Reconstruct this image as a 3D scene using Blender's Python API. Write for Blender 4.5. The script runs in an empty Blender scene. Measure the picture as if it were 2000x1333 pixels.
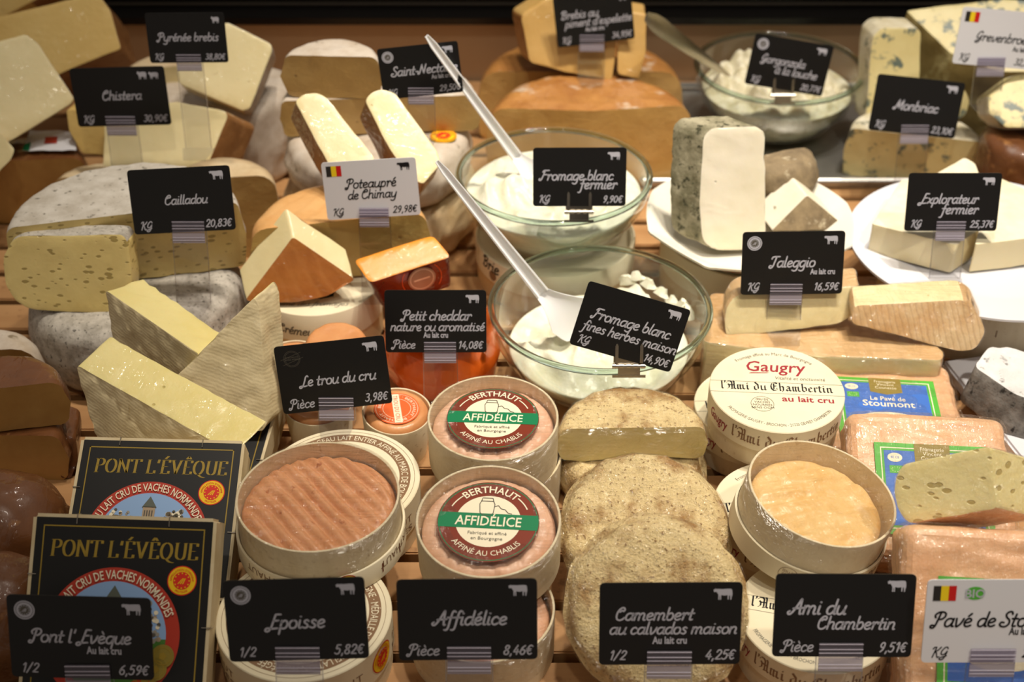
import bpy, bmesh, math, random
from mathutils import Vector, Matrix, noise
sc = bpy.context.scene
COL = sc.collection
R_ = math.radians
random.seed(7)

# ------------------------------------------------------------------ camera, world, lights, exposure
FPX = 2700.0; PITCH = R_(36); CAMZ = 0.71
FWD = Vector((0, math.cos(PITCH), -math.sin(PITCH)))
UPV = Vector((0, math.sin(PITCH), math.cos(PITCH)))
CAMP = Vector((0, 0, CAMZ))
cd = bpy.data.cameras.new('camera'); cam = bpy.data.objects.new('camera', cd); COL.objects.link(cam)
cam.location = CAMP; cam.rotation_euler = (math.pi/2 - PITCH, 0, 0)
cd.sensor_width = 36; cd.lens = FPX*36/2000; cd.clip_start = 0.02
cd.dof.use_dof = True; cd.dof.focus_distance = 0.97; cd.dof.aperture_fstop = 6.3
sc.camera = cam
w = bpy.data.worlds.new('shop_ambient'); sc.world = w; w.use_nodes = True
w.node_tree.nodes['Background'].inputs[0].default_value = (1.0, 0.86, 0.72, 1)
w.node_tree.nodes['Background'].inputs[1].default_value = 0.19
def spot(name, loc, tgt, watt, ang, blend, size, col):
    l = bpy.data.lights.new(name, 'SPOT'); l.energy = watt; l.spot_size = R_(ang); l.spot_blend = blend
    l.shadow_soft_size = size; l.color = col
    o = bpy.data.objects.new(name, l); COL.objects.link(o); o.location = loc
    o.rotation_euler = (Vector(tgt) - Vector(loc)).to_track_quat('-Z', 'Y').to_euler()
    return o
WARM = (1.0, 0.91, 0.77)
spot('ceiling_or_fill_spot', (0.62, 1.00, 2.1), (0.36, 0.93, 0), 110, 40, 0.9, 0.045, WARM)
spot('ceiling_or_fill_spot', (0.22, 1.02, 2.1), (0.03, 0.97, 0), 70, 34, 0.95, 0.045, WARM)
spot('ceiling_or_fill_spot', (-0.12, 1.10, 2.1), (-0.30, 1.16, 0), 58, 32, 0.95, 0.045, (1.0, 0.91, 0.78))
spot('ceiling_or_fill_spot', (0.45, 1.05, 2.2), (0.20, 1.42, 0), 62, 40, 0.95, 0.045, (1.0, 0.93, 0.82))
spot('ceiling_or_fill_spot', (0.80, 0.10, 1.9), (0.44, 0.84, 0), 62, 36, 0.95, 0.045, WARM)
spot('ceiling_or_fill_spot', (-0.05, 0.10, 2.0), (0.0, 1.05, 0), 24, 36, 0.95, 0.045, WARM)  # weak fill spot added to brighten spatula handles, cards and front faces
sc.view_settings.view_transform = 'Standard'; sc.view_settings.look = 'None'
sc.view_settings.gamma = 1.0; sc.view_settings.use_curve_mapping = False
sc.view_settings.exposure = -0.03

# ------------------------------------------------------------------ pixel -> place helpers
def ray(px, py): return FWD + Vector((1, 0, 0))*((px-1000)/FPX) + UPV*((666.5-py)/FPX)
def at_z(px, py, z):
    r = ray(px, py); return CAMP + r*((z-CAMZ)/r.z)
def at_d(px, py, d): return CAMP + ray(px, py)*d
def on_plane(px, py, p0, n):
    r = ray(px, py); return CAMP + r*((p0-CAMP).dot(n)/r.dot(n))

# ------------------------------------------------------------------ materials
def C(h):
    h = h.lstrip('#'); o = []
    for i in (0, 2, 4):
        c = int(h[i:i+2], 16)/255
        o.append(c/12.92 if c <= .04045 else ((c+.055)/1.055)**2.4)
    return (*o, 1)
class NT:
    def __init__(s, name):
        s.m = bpy.data.materials.new(name); s.m.use_nodes = True
        s.t = s.m.node_tree; s.t.nodes.clear()
        s.out = s.t.nodes.new('ShaderNodeOutputMaterial')
        s.co = None
    def n(s, typ, **kw):
        nd = s.t.nodes.new('ShaderNode'+typ)
        for k, v in kw.items(): setattr(nd, k, v)
        return nd
    def l(s, a, b): s.t.links.new(a, b)
    def coord(s, scale=(1, 1, 1), rot=(0, 0, 0)):
        if not s.co: s.co = s.n('TexCoord').outputs['Object']
        mp = s.n('Mapping'); s.l(s.co, mp.inputs[0])
        mp.inputs['Scale'].default_value = scale; mp.inputs['Rotation'].default_value = rot
        return mp.outputs[0]
    def noise(s, scale, detail=5, rough=.6, vec=None, dist=0):
        nd = s.n('TexNoise'); s.l(vec or s.coord(), nd.inputs['Vector'])
        nd.inputs['Scale'].default_value = scale; nd.inputs['Detail'].default_value = detail
        nd.inputs['Roughness'].default_value = rough; nd.inputs['Distortion'].default_value = dist
        return nd.outputs['Fac']
    def ramp(s, fac, lo, hi):
        r = s.n('MapRange'); s.l(fac, r.inputs[0]); r.inputs[1].default_value = lo; r.inputs[2].default_value = hi
        return r.outputs[0]
    def mix(s, fac, a, b, mode='MIX'):
        m = s.n('Mix', data_type='RGBA', blend_type=mode)
        if hasattr(fac, 'is_linked'): s.l(fac, m.inputs[0])
        else: m.inputs[0].default_value = fac
        for sock, v in ((m.inputs[6], a), (m.inputs[7], b)):
            if hasattr(v, 'is_linked'): s.l(v, sock)
            else: sock.default_value = v
        return m.outputs[2]
    def math(s, op, a, b=0.0):
        m = s.n('Math', operation=op)
        for i, v in enumerate((a, b)):
            if hasattr(v, 'is_linked'): s.l(v, m.inputs[i])
            else: m.inputs[i].default_value = v
        return m.outputs[0]
    def bump(s, h, strength, dist=.001, nrm=None):
        b = s.n('Bump'); s.l(h, b.inputs['Height']); b.inputs['Strength'].default_value = strength
        b.inputs['Distance'].default_value = dist
        if nrm: s.l(nrm, b.inputs['Normal'])
        return b.outputs[0]
SATB = .88
def mat(name, c1, c2=None, scale=30, lo=.35, hi=.65, rough=.5, bump=0, bscale=200, bdist=.0012, speck=None, sscale=300, slo=.6, shi=.7,
        holes=0, hcol=None, hr=.22, hstretch=(1, 1, 1), wrap=0, wscale=70, sss=0, stretch=(1, 1, 1), rot=(0, 0, 0), metal=0, spec=.5, detail=6, wave=None):
    t = NT(name); p = t.n('BsdfPrincipled'); t.l(p.outputs[0], t.out.inputs[0])
    col = C(c1)
    if c2:
        f = t.ramp(t.noise(scale, detail, .62, t.coord(stretch, rot)), lo, hi); col = t.mix(f, C(c1), C(c2))
    h = None
    if bump: h = t.math('MULTIPLY', t.noise(bscale, 5, .6, t.coord(stretch, rot)), 1.0)
    if wave:                                   # (scale, rotation, strength, dark colour)
        wv = t.n('TexWave', wave_type='BANDS'); t.l(t.coord((1, 1, 1), wave[1]), wv.inputs[0])
        wv.inputs['Scale'].default_value = wave[0]; wv.inputs['Distortion'].default_value = 2.5
        wv.inputs['Detail'].default_value = 3; wv.inputs['Detail Scale'].default_value = 1.5
        col = t.mix(t.math('MULTIPLY', t.ramp(wv.outputs['Fac'], .35, .0), wave[2]), col, C(wave[3]))
        hw = t.math('MULTIPLY', wv.outputs['Fac'], wave[4] if len(wave) > 4 else .35); h = t.math('ADD', h, hw) if h else hw
    if speck:
        f2 = t.ramp(t.noise(sscale, 3, .6), slo, shi); col = t.mix(f2, col, C(speck))
    if holes:
        vo = t.n('TexVoronoi'); t.l(t.coord(hstretch), vo.inputs['Vector']); vo.inputs['Scale'].default_value = holes
        dn = t.math('ADD', vo.outputs['Distance'], t.math('MULTIPLY', t.noise(holes*.45, 2), .75))
        f3 = t.ramp(dn, hr+.36, hr+.30); col = t.mix(t.math('MULTIPLY', f3, .75), col, C(hcol or c1))
        hh = t.math('MULTIPLY', f3, -2.5); h = t.math('ADD', h, hh) if h else hh
    if name.startswith('paste') and hasattr(col, 'is_linked'): col = t.mix(1.0, col, (1.0, .95, SATB, 1), 'MULTIPLY')
    if hasattr(col, 'is_linked'): t.l(col, p.inputs['Base Color'])
    else: p.inputs['Base Color'].default_value = col
    if h: t.l(t.bump(h, min(1, max(bump, .4 if holes or wave else 0)), bdist), p.inputs['Normal'])
    p.inputs['Roughness'].default_value = rough; p.inputs['Metallic'].default_value = metal
    p.inputs['Specular IOR Level'].default_value = spec
    if wrap:
        p.inputs['Coat Weight'].default_value = wrap; p.inputs['Coat Roughness'].default_value = .07
        a = t.noise(wscale, 3, .55, t.coord((1, .35, 1), (0, 0, .6)), 1.2); b = t.noise(wscale*.5, 2, .5, t.coord((.3, 1, 1), (0, .5, -.5)), 1.5)
        t.l(t.bump(t.math('ADD', t.math('POWER', a, 2.0), b), .75, .006), p.inputs['Coat Normal'])
    if sss:
        p.inputs['Subsurface Weight'].default_value = sss; p.inputs['Subsurface Radius'].default_value = (1, .6, .3)
        p.inputs['Subsurface Scale'].default_value = .004
    return t.m
def film_mat(name, gl=.16, scale=90, tint=(.985, .98, .97, 1)):
    t = NT(name); tr = t.n('BsdfTransparent'); tr.inputs[0].default_value = tint
    g = t.n('BsdfGlossy'); g.inputs['Roughness'].default_value = .16; g.inputs[0].default_value = (1, .98, .95, 1)
    a = t.noise(scale, 4, .6, t.coord((1, .22, 1), (0, 0, .7)), 1.5); b = t.noise(scale*.6, 3, .6, t.coord((.2, 1, 1), (0, 0, -.4)), 1.2)
    c = t.noise(scale*4.5, 3, .6, t.coord((1, .12, 1), (0, 0, 1.1)), .6)
    nb = t.bump(t.math('ADD', t.math('ADD', a, b), t.math('MULTIPLY', c, .22)), 1.0, .012); t.l(nb, g.inputs['Normal'])
    lw = t.n('LayerWeight'); lw.inputs[0].default_value = .5; t.l(nb, lw.inputs['Normal'])
    f = t.math('MULTIPLY', t.math('POWER', lw.outputs['Facing'], 2.5), gl)
    ms = t.n('MixShader'); t.l(t.math('ADD', f, .075), ms.inputs[0]); t.l(tr.outputs[0], ms.inputs[1]); t.l(g.outputs[0], ms.inputs[2])
    t.l(ms.outputs[0], t.out.inputs[0]); return t.m
def clear_mat(name, tint, ior=1.45, add=0.0, gcol=(1, 1, 1, 1), rough=.02):
    t = NT(name); tr = t.n('BsdfTransparent'); tr.inputs[0].default_value = tint
    g = t.n('BsdfGlossy'); g.inputs['Roughness'].default_value = rough; g.inputs[0].default_value = gcol
    lw = t.n('LayerWeight'); lw.inputs[0].default_value = .5
    fr = t.math('MULTIPLY', t.math('POWER', lw.outputs['Facing'], 4.0), ior-.6)
    ms = t.n('MixShader'); t.l(t.math('ADD', fr, add+.035), ms.inputs[0]); t.l(tr.outputs[0], ms.inputs[1]); t.l(g.outputs[0], ms.inputs[2])
    t.l(ms.outputs[0], t.out.inputs[0]); return t.m
def clip_mat(name, fac):
    t = NT(name); tr = t.n('BsdfTransparent'); tr.inputs[0].default_value = (.80, .78, .84, 1)
    d = t.n('BsdfPrincipled'); d.inputs['Base Color'].default_value = C('b9b2bd'); d.inputs['Roughness'].default_value = .15
    ms = t.n('MixShader'); ms.inputs[0].default_value = fac; t.l(tr.outputs[0], ms.inputs[1]); t.l(d.outputs[0], ms.inputs[2])
    t.l(ms.outputs[0], t.out.inputs[0]); return t.m
M = {}
def flat(k, c, rough=.5, spec=.3): M[k] = mat(k, c, rough=rough, spec=spec)
flat('card_black', '131212', .38, .4); flat('card_white', 'dcdce2', .4)
flat('ink_white', 'b9b9c4', .6); flat('ink_black', '141214', .6)
flat('flag_black', '2a2726'); flat('flag_yellow', 'f0d020'); flat('flag_red', 'c81e1c')
flat('ink_gold', '9a8030', .4); flat('ink_red', 'b53a2a'); flat('ink_cream', 'efe4c8'); flat('ink_green', '0f7a4c'); flat('ink_brown', '7c2e18')
flat('ink_orange', 'e2642c'); flat('ink_tan', '8a6a4e'); flat('ink_blue', '3f6fc4'); flat('ink_sky', '8fb0dc'); flat('ink_lime', '55b03c')
flat('ink_stone', 'a9947a'); flat('ink_roof', '5d6258'); flat('ink_tree', '9a948a'); flat('ink_grass', '4c7a34'); flat('ink_wine', '9c2f38'); flat('ink_grey', '5a554c')
flat('ink_yellow', 'f2c416'); flat('ink_scarlet', 'd8301c'); flat('ink_olive', '8f7c34')
M['acrylic'] = clear_mat('acrylic', (.93, .93, .94, 1), 1.35)
M['acrylic_edge'] = clear_mat('acrylic_edge', (.86, .86, .88, 1), 1.5, .16, (.9, .9, .95, 1), .2)
M['clip'] = clip_mat('clip_plastic', .14); M['clip_lip'] = clip_mat('clip_plastic_lip', .5); M['clip_rib'] = mat('clip_rib', 'bdb7c6', rough=.15)
M['steel'] = mat('steel', 'b9b2a6', metal=1, rough=.22)
M['tray_steel'] = mat('tray_steel', 'a9a6a2', 'bdbab4', 20, metal=.9, rough=.38, bump=.05, bscale=90)
M['film'] = film_mat('plastic_film')
M['film_soft'] = film_mat('plastic_film_soft', .28, 140)
M['glass'] = clear_mat('bowl_glass', (.93, .955, .94, 1), 1.42)
g = NT('rim_glass'); p = g.n('BsdfPrincipled'); p.inputs['Base Color'].default_value = (.62, .76, .70, 1); p.inputs['Roughness'].default_value = .03
p.inputs['Transmission Weight'].default_value = 1; p.inputs['IOR'].default_value = 1.48; g.l(p.outputs[0], g.out.inputs[0]); M['rim_glass'] = g.m
M['slat'] = mat('slat_wood', 'a87a4c', 'c09464', 26, .3, .7, rough=.55, bump=.15, bscale=120, stretch=(.08, 1, 1), speck='7c5230', sscale=60, slo=.62, shi=.78)
M['deck'] = mat('deck_dark', '241a12', rough=.7)
M['wall'] = mat('wall_tan', 'bb9a76', 'c6a682', 4, rough=.45, bump=.02)
M['rail'] = mat('rail_black', '0e0c0b', rough=.3); M['rail_line'] = mat('rail_line', '3b352e', rough=.3)
M['veneer'] = mat('poplar_veneer', 'dccba8', 'e8dabb', 60, rough=.6, bump=.15, bscale=260, stretch=(1, 1, .12), speck='b89d74', sscale=180, slo=.62, shi=.8)
M['carton'] = mat('cream_carton', 'e6d9b8', 'ede2c6', 14, rough=.55)
M['carton_tan'] = mat('tan_carton', 'd8bd8c', 'e2cca0', 10, rough=.6)
M['kraft'] = mat('carton_edge', 'd9c8a4', 'cbb78e', 40, rough=.7)
M['porcelain'] = mat('porcelain', 'efe9da', rough=.12, spec=.5, sss=.1); M['porcelain_white'] = mat('porcelain_white', 'dedee4', rough=.15, spec=.5)
M['plastic_white'] = mat('white_plastic', 'f8f8fa', rough=.3, sss=.1)
M['cream'] = mat('fresh_cheese', 'e9e7d6', 'dfddc0', 40, rough=.28, bump=.4, bscale=120, bdist=.003, sss=.08)
M['curd'] = mat('curd', 'efe8d0', 'cabf98', 75, rough=.4, bump=.7, bscale=110, bdist=.003, speck='9a9a86', sscale=70, slo=.66, shi=.8, sss=.15)
# pastes (cut faces)
M['p_pale'] = mat('paste_pale', 'e9dfb4', 'e0d3a2', 14, rough=.4, bump=.05, bscale=60, holes=85, hcol='b9a56c', hr=.03, wrap=.22, wscale=40, sss=.12)
M['p_yellow'] = mat('paste_yellow', 'dcc27c', 'd3b56c', 12, rough=.4, bump=.05, holes=60, hcol='a98a4c', hr=.02, wrap=.22, wscale=40, sss=.12)
M['p_caill'] = mat('paste_holey', 'e3d292', 'dac682', 12, rough=.38, bump=.08, bscale=70, holes=170, hcol='8f7b3c', hr=.265, hstretch=(.6, .6, 1.3), wrap=.22, wscale=35, sss=.12)
M['p_brie'] = mat('paste_soft', 'eae0a4', 'e2d58e', 16, rough=.28, bump=.12, bscale=70, bdist=.002, holes=70, hcol='b8a65c', hr=.04, wrap=.22, wscale=60, sss=.15)
M['p_tan'] = mat('paste_tan', 'c9ac70', 'bb9a5e', 12, .3, .7, rough=.4, bump=.05, holes=70, hcol='8f7038', hr=.03, wrap=.22, wscale=30, sss=.1)
M['p_orange'] = mat('paste_orange', 'd9b676', 'cda660', 12, rough=.4, bump=.05, holes=60, hcol='9a5a26', hr=.02, wrap=.22, wscale=28, sss=.12)
M['p_cheddar'] = mat('paste_cheddar', 'ee9a1c', 'e68c18', 25, rough=.35, bump=.08, wrap=.12, wscale=50, sss=.12)
M['p_brown'] = mat('paste_smoked', 'c09a5c', 'a97f44', 14, rough=.4, bump=.05, wrap=.22, wscale=30, sss=.1)
M['p_white'] = mat('paste_white', 'eeeade', 'e6e1cc', 20, rough=.35, bump=.08, bscale=60, holes=60, hcol='8a8468', hr=.04, sss=.15)
M['p_expl'] = mat('paste_cream', 'f1e8c6', 'ece0b6', 14, rough=.35, sss=.2, bump=.04)
M['p_blue'] = mat('paste_blue', 'e2d8a4', 'd8cb92', 30, rough=.45, bump=.25, bscale=90, speck='66746e', sscale=58, slo=.54, shi=.62, sss=.1)
M['p_pave'] = mat('paste_pave', 'f0e8b4', 'e8dda0', 16, rough=.3, bump=.08, holes=125, hcol='a8934c', hr=.27, hstretch=(.6, 1, 1.2), wrap=.22, wscale=40, sss=.15)
# rinds
M['r_grey'] = mat('rind_grey', 'c4bdb2', '8f887c', 90, .42, .72, rough=.75, bump=.6, bscale=260, speck='4a463e', sscale=330, slo=.60, shi=.70, detail=8)
M['r_greywhite'] = mat('rind_greywhite', 'd0c9be', 'b7aea0', 60, rough=.75, bump=.5, bscale=220, speck='6f685c', sscale=160, slo=.62, shi=.72, wrap=.3, wscale=50)
M['r_mottle'] = mat('rind_mottled', 'd6cabc', 'bfae9a', 40, rough=.6, bump=.4, bscale=120, speck='8a7a64', sscale=45, slo=.62, shi=.68, wrap=.35, wscale=50)
M['r_brie'] = mat('rind_bloomy', 'e2d2aa', 'd2c096', 55, .3, .7, rough=.6, bump=.35, bscale=180, wave=(130, (.3, 1.2, .3), .07, 'b09c70', .12), wrap=.35, wscale=90)
M['r_beige'] = mat('rind_beige', 'd9c4a0', 'c4a67c', 22, rough=.6, bump=.4, bscale=90, wrap=.45, wscale=40)
M['r_brown'] = mat('rind_brown', 'a87848', '85572e', 26, .3, .7, rough=.5, bump=.4, bscale=90, wrap=.6, wscale=45)
M['r_smoked'] = mat('rind_smoked', '7c4c26', '5c3418', 24, .3, .7, rough=.45, bump=.4, bscale=80, speck='9a6a3c', sscale=50, wrap=.8, wscale=50)
M['r_orange'] = mat('rind_orange', 'cf9658', 'b8783a', 28, .3, .7, rough=.5, bump=.4, bscale=90, speck='e0b884', sscale=40, slo=.55, shi=.75, wrap=.6, wscale=60)
M['r_poteau'] = mat('rind_peach', 'dfae72', 'd29a5a', 22, rough=.55, bump=.25, bscale=120, wave=(22, (0, .2, .5), .15, 'bb8448', .2), wrap=.4, wscale=50)
M['r_rust'] = mat('rind_rust', 'bf7a38', 'a8622a', 30, .3, .7, rough=.45, bump=.3, bscale=90, wave=(30, (0, .6, .3), .12, 'd89a58', .15), wrap=.7, wscale=60)
M['r_piment'] = mat('rind_amber', 'c08848', '9a6230', 22, .3, .7, rough=.45, bump=.3, bscale=80, speck='d8c8b4', sscale=30, slo=.58, shi=.72, wrap=.7, wscale=45)
M['r_wax_red'] = mat('wax_red', '6a1c18', '541410', 20, rough=.25, wrap=.8, wscale=60); M['r_wax_orange'] = mat('wax_orange', 'ea5c10', 'f07020', 12, rough=.22, wrap=.8, wscale=30, sss=.1)
M['r_herb'] = mat('rind_herb', 'a8a086', '6f6a50', 70, .35, .65, rough=.8, bump=.8, bscale=170, speck='3c3a24', sscale=150, slo=.56, shi=.66)
M['r_goatbrown'] = mat('rind_goat', '9c8868', '6a5a44', 60, .3, .7, rough=.8, bump=.7, bscale=160, speck='d8ccb0', sscale=80, slo=.6, shi=.75)
M['r_expl'] = mat('rind_white', 'f2ead2', 'e8dcb8', 30, rough=.55, bump=.15, bscale=200)
M['r_blue'] = mat('rind_blue', 'ddd6c2', 'c4b896', 40, rough=.6, bump=.5, bscale=120, speck='7c7c68', sscale=60, slo=.6, shi=.68)
M['r_stilton'] = mat('rind_stilton', 'a8945c', '84703e', 30, rough=.7, bump=.5, bscale=90, speck='d0c490', sscale=40, slo=.55, shi=.7)
M['r_taleggio'] = mat('rind_taleggio', 'd9b483', 'cfa46e', 22, rough=.5, bump=.2, bscale=80, wrap=.75, wscale=45, sss=.08)
M['r_tal2'] = mat('rind_washed', 'c2935a', 'd8bd92', 26, .35, .65, rough=.5, bump=.5, bscale=110, wave=(75, (0, .4, .2), .28, '8a6034', .25), wrap=.5, wscale=60)
M['r_pave'] = mat('rind_salmon', 'ebbd93', 'e2ac80', 24, rough=.4, bump=.5, bscale=60, bdist=.003, wrap=.6, wscale=70, sss=.15)
M['r_ash'] = mat('rind_ash', '8f8c88', '5a5854', 60, .35, .65, rough=.8, bump=.8, bscale=150, speck='2c2a28', sscale=120, slo=.58, shi=.66)
M['r_ashwhite'] = mat('rind_ashwhite', 'e2e0e0', 'cfcccb', 60, rough=.75, bump=.6, bscale=140, speck='8a8886', sscale=110, slo=.62, shi=.7)
M['r_crumb'] = mat('rind_crumbed', 'e8d09a', 'a67c44', 34, .47, .62, rough=.7, bump=.9, bscale=420, bdist=.0022, speck='8f6c3e', sscale=420, slo=.58, shi=.68, wrap=.3, wscale=110, detail=8)
M['p_camem'] = mat('paste_camembert', 'f2e6ac', 'eadc98', 30, rough=.35, bump=.1, wrap=.22, wscale=80, sss=.15)
M['ch_epoisse'] = mat('washed_rind_orange', 'dfa57a', 'd08f60', 34, .3, .7, rough=.42, bump=.35, bscale=130, bdist=.002, speck='a85c30', sscale=120, slo=.64, shi=.74, sss=.2)
M['ch_affi'] = mat('washed_rind_pink', 'ecc4a8', 'e2b090', 24, rough=.4, bump=.25, bscale=90, bdist=.002, speck='e0b05c', sscale=22, slo=.6, shi=.75, sss=.2)
M['ch_gaugry'] = mat('washed_rind_gold', 'eacb92', 'e0b068', 26, .3, .7, rough=.32, bump=.4, bscale=90, bdist=.003, speck='f0d8b0', sscale=30, slo=.55, shi=.75, sss=.2)
M['ch_trou'] = mat('washed_rind_small', 'd79a66', 'c88450', 30, rough=.3, bump=.3, bscale=90, bdist=.002, sss=.2)

# ------------------------------------------------------------------ scene-graph helpers
def tag(o, label=None, cat=None, group=None, kind=None):
    if label: o['label'] = label
    if cat: o['category'] = cat
    if group: o['group'] = group
    if kind: o['kind'] = kind
    return o
def thing(name, label, cat, loc=(0, 0, 0), group=None):
    o = bpy.data.objects.new(name, None); COL.objects.link(o); o.location = loc; o.empty_display_size = .01
    return tag(o, label, cat, group)
def mesh_obj(name, V, F, m, parent=None, world=False, sharp=45, smooth=True):
    me = bpy.data.meshes.new(name)
    off = parent.location if (world and parent) else Vector((0, 0, 0))
    if world and parent and parent.parent: off = off + parent.parent.location
    me.from_pydata([tuple(Vector(v)-off) for v in V], [], F); me.update()
    if smooth:
        me.shade_smooth()
        if sharp: me.set_sharp_from_angle(angle=R_(sharp))
    me.materials.append(M[m] if isinstance(m, str) else m)
    o = bpy.data.objects.new(name, me); COL.objects.link(o)
    if parent: o.parent = parent
    return o
def copy_tree(o, parent=None):
    c = o.copy(); COL.objects.link(c); c.parent = parent
    for ch in list(o.children): copy_tree(ch, c)
    return c
class MB:
    def __init__(s): s.v = []; s.f = []
    def add(s, V, F, fn=None):
        b = len(s.v); s.v += [fn(v) if fn else v for v in V]; s.f += [[i+b for i in f] for f in F]; return s
    def box(s, x0, x1, y0, y1, z0, z1, fn=None):
        V = [Vector((x, y, z)) for z in (z0, z1) for y in (y0, y1) for x in (x0, x1)]
        return s.add(V, [(0, 2, 3, 1), (4, 5, 7, 6), (0, 1, 5, 4), (2, 6, 7, 3), (0, 4, 6, 2), (1, 3, 7, 5)], fn)
    def poly(s, pts, fn=None): return s.add([Vector((*p, 0)) if len(p) == 2 else Vector(p) for p in pts], [list(range(len(pts)))], fn)
    def tube(s, path, rad, n=10, fn=None):
        V = []; F = []; k = len(path)
        for i, p in enumerate(path):
            p = Vector(p); t = (Vector(path[min(i+1, k-1)])-Vector(path[max(i-1, 0)])).normalized()
            a = t.cross(Vector((0, 0, 1)) if abs(t.z) < .9 else Vector((1, 0, 0))).normalized(); b = t.cross(a)
            r = rad[i] if isinstance(rad, (list, tuple)) else rad
            V += [p + (a*math.cos(2*math.pi*j/n) + b*math.sin(2*math.pi*j/n))*r for j in range(n)]
        for i in range(k-1):
            for j in range(n): F.append([i*n+j, i*n+(j+1) % n, (i+1)*n+(j+1) % n, (i+1)*n+j])
        F += [list(range(n))[::-1], list(range((k-1)*n, k*n))]
        return s.add(V, F, fn)
    def lathe(s, prof, n=72, closed=False, fn=None, a0=0, a1=2*math.pi):
        full = abs(a1-a0-2*math.pi) < 1e-6; na = n if full else n+1; m = len(prof); V = []; F = []
        for i in range(na):
            a = a0+(a1-a0)*i/n
            V += [Vector((r*math.cos(a), r*math.sin(a), z)) for r, z in prof]
        for i in range(n):
            i2 = (i+1) % na
            for j in range(m if closed else m-1):
                j2 = (j+1) % m; F.append([i*m+j, i2*m+j, i2*m+j2, i*m+j2])
        return s.add(V, F, fn)
    def build(s, name, m, parent=None, **kw): return mesh_obj(name, s.v, s.f, m, parent, **kw)
# ------------------------------------------------------------------ solid cheese builders
def finish(bm, parts, parent, film=False, maxlen=.009, wob=.0008, wfreq=60, seed=0, bev=0, sharp=42):
    tl = bm.faces.layers.int['tag']
    bmesh.ops.remove_doubles(bm, verts=bm.verts, dist=1e-5)
    bmesh.ops.recalc_face_normals(bm, faces=bm.faces)
    if bev:
        es = [e for e in bm.edges if len(e.link_faces) == 2 and e.calc_face_angle(0) > R_(32)]
        bmesh.ops.bevel(bm, geom=es, offset=bev, segments=2, affect='EDGES', profile=.6, clamp_overlap=True)
    bmesh.ops.triangulate(bm, faces=bm.faces)
    for _ in range(5):
        es = [e for e in bm.edges if e.calc_length() > maxlen]
        if not es: break
        bmesh.ops.subdivide_edges(bm, edges=es, cuts=1)
        bmesh.ops.triangulate(bm, faces=[f for f in bm.faces if len(f.verts) > 3])
    bm.normal_update()
    so = Vector((seed*3.1, seed*1.7, seed*.9))
    new = {}
    for v in bm.verts:
        d = noise.noise(v.co*wfreq+so)+.5*noise.noise(v.co*wfreq*2.3+so)
        tg = max(f[tl] for f in v.link_faces)
        new[v] = v.co + v.normal*d*wob*(1.0 if tg else .45)
    for v, c in new.items(): v.co = c
    if film:
        bm.normal_update(); bm.verts.index_update()
        V = [v.co+v.normal*(.0010+.0007*noise.noise(v.co*130+so)) for v in bm.verts]
        mesh_obj('plastic_wrap', V, [[v.index for v in f.verts] for f in bm.faces], 'film', parent, world=True, sharp=0)
    for k, (nm, m) in parts.items():
        fs = [f for f in bm.faces if f[tl] == k]
        if not fs: continue
        idx = {}; V = []; F = []
        for f in fs:
            ff = []
            for v in f.verts:
                if v not in idx: idx[v] = len(V); V.append(v.co.copy())
                ff.append(idx[v])
            F.append(ff)
        mesh_obj(nm, V, F, m, parent, world=True, sharp=sharp)
    bm.free()
def round_poly(P, tags, r, seg=4):
    if not r: return P, tags
    out = []; ot = []; n = len(P)
    for i in range(n):
        a, b, c = P[i-1], P[i], P[(i+1) % n]
        rr = r[i] if isinstance(r, (list, tuple)) else r
        d = min(rr, (a-b).length*.45, (c-b).length*.45)
        if d < 1e-5: out.append(b); ot.append(tags[i]); continue
        p, q = b+(a-b).normalized()*d, b+(c-b).normalized()*d
        for k in range(seg+1):
            t = k/seg; out.append(p*(1-t)**2 + b*2*t*(1-t) + q*t*t)
            ot.append(tags[i-1] if k < seg/2 else tags[i])
        ot[-1] = tags[i]
    return out, ot
def solid(F, B, tags, ft, bt, name, label, cat, mats, group=None, bev=.0015, **kw):
    bm = bmesh.new(); tl = bm.faces.layers.int.new('tag')
    n = len(F); vf = [bm.verts.new(p) for p in F]; vb = [bm.verts.new(p) for p in B]
    def face(vs, t):
        f = bm.faces.new(vs); f[tl] = t
    face(vf, ft); face(vb[::-1], bt)
    for i in range(n): face([vf[i], vb[i], vb[(i+1) % n], vf[(i+1) % n]], tags[i])
    allp = F+B; cen = sum(allp, Vector())/len(allp); zb = min(p.z for p in allp)
    t = thing(name, label, cat, (cen.x, cen.y, zb), group)
    finish(bm, {0: ('cut_face', mats[0]), 1: ('rind', mats[1])}, t, bev=bev, **kw)
    return t
def prism(name, label, px, anchor, n, ext, tags, mats, ft=0, bt=1, r=.003, taper=1.0, cat='cheese', **kw):
    """cut-face outline on a plane through the anchor (px, py, z) with normal n, carried back along ext"""
    p0 = at_z(*anchor); n = Vector(n).normalized()
    F = [on_plane(x, y, p0, n) for x, y in px]
    tags = [int(c) for c in tags] if isinstance(tags, str) else [tags]*len(px)
    F, tags = round_poly(F, tags, r)
    c = sum(F, Vector())/len(F); e = Vector(ext)
    B = [c+(f-c)*taper+e for f in F]
    return solid(F, B, tags, ft, bt, name, label, cat, mats, **kw)
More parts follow.
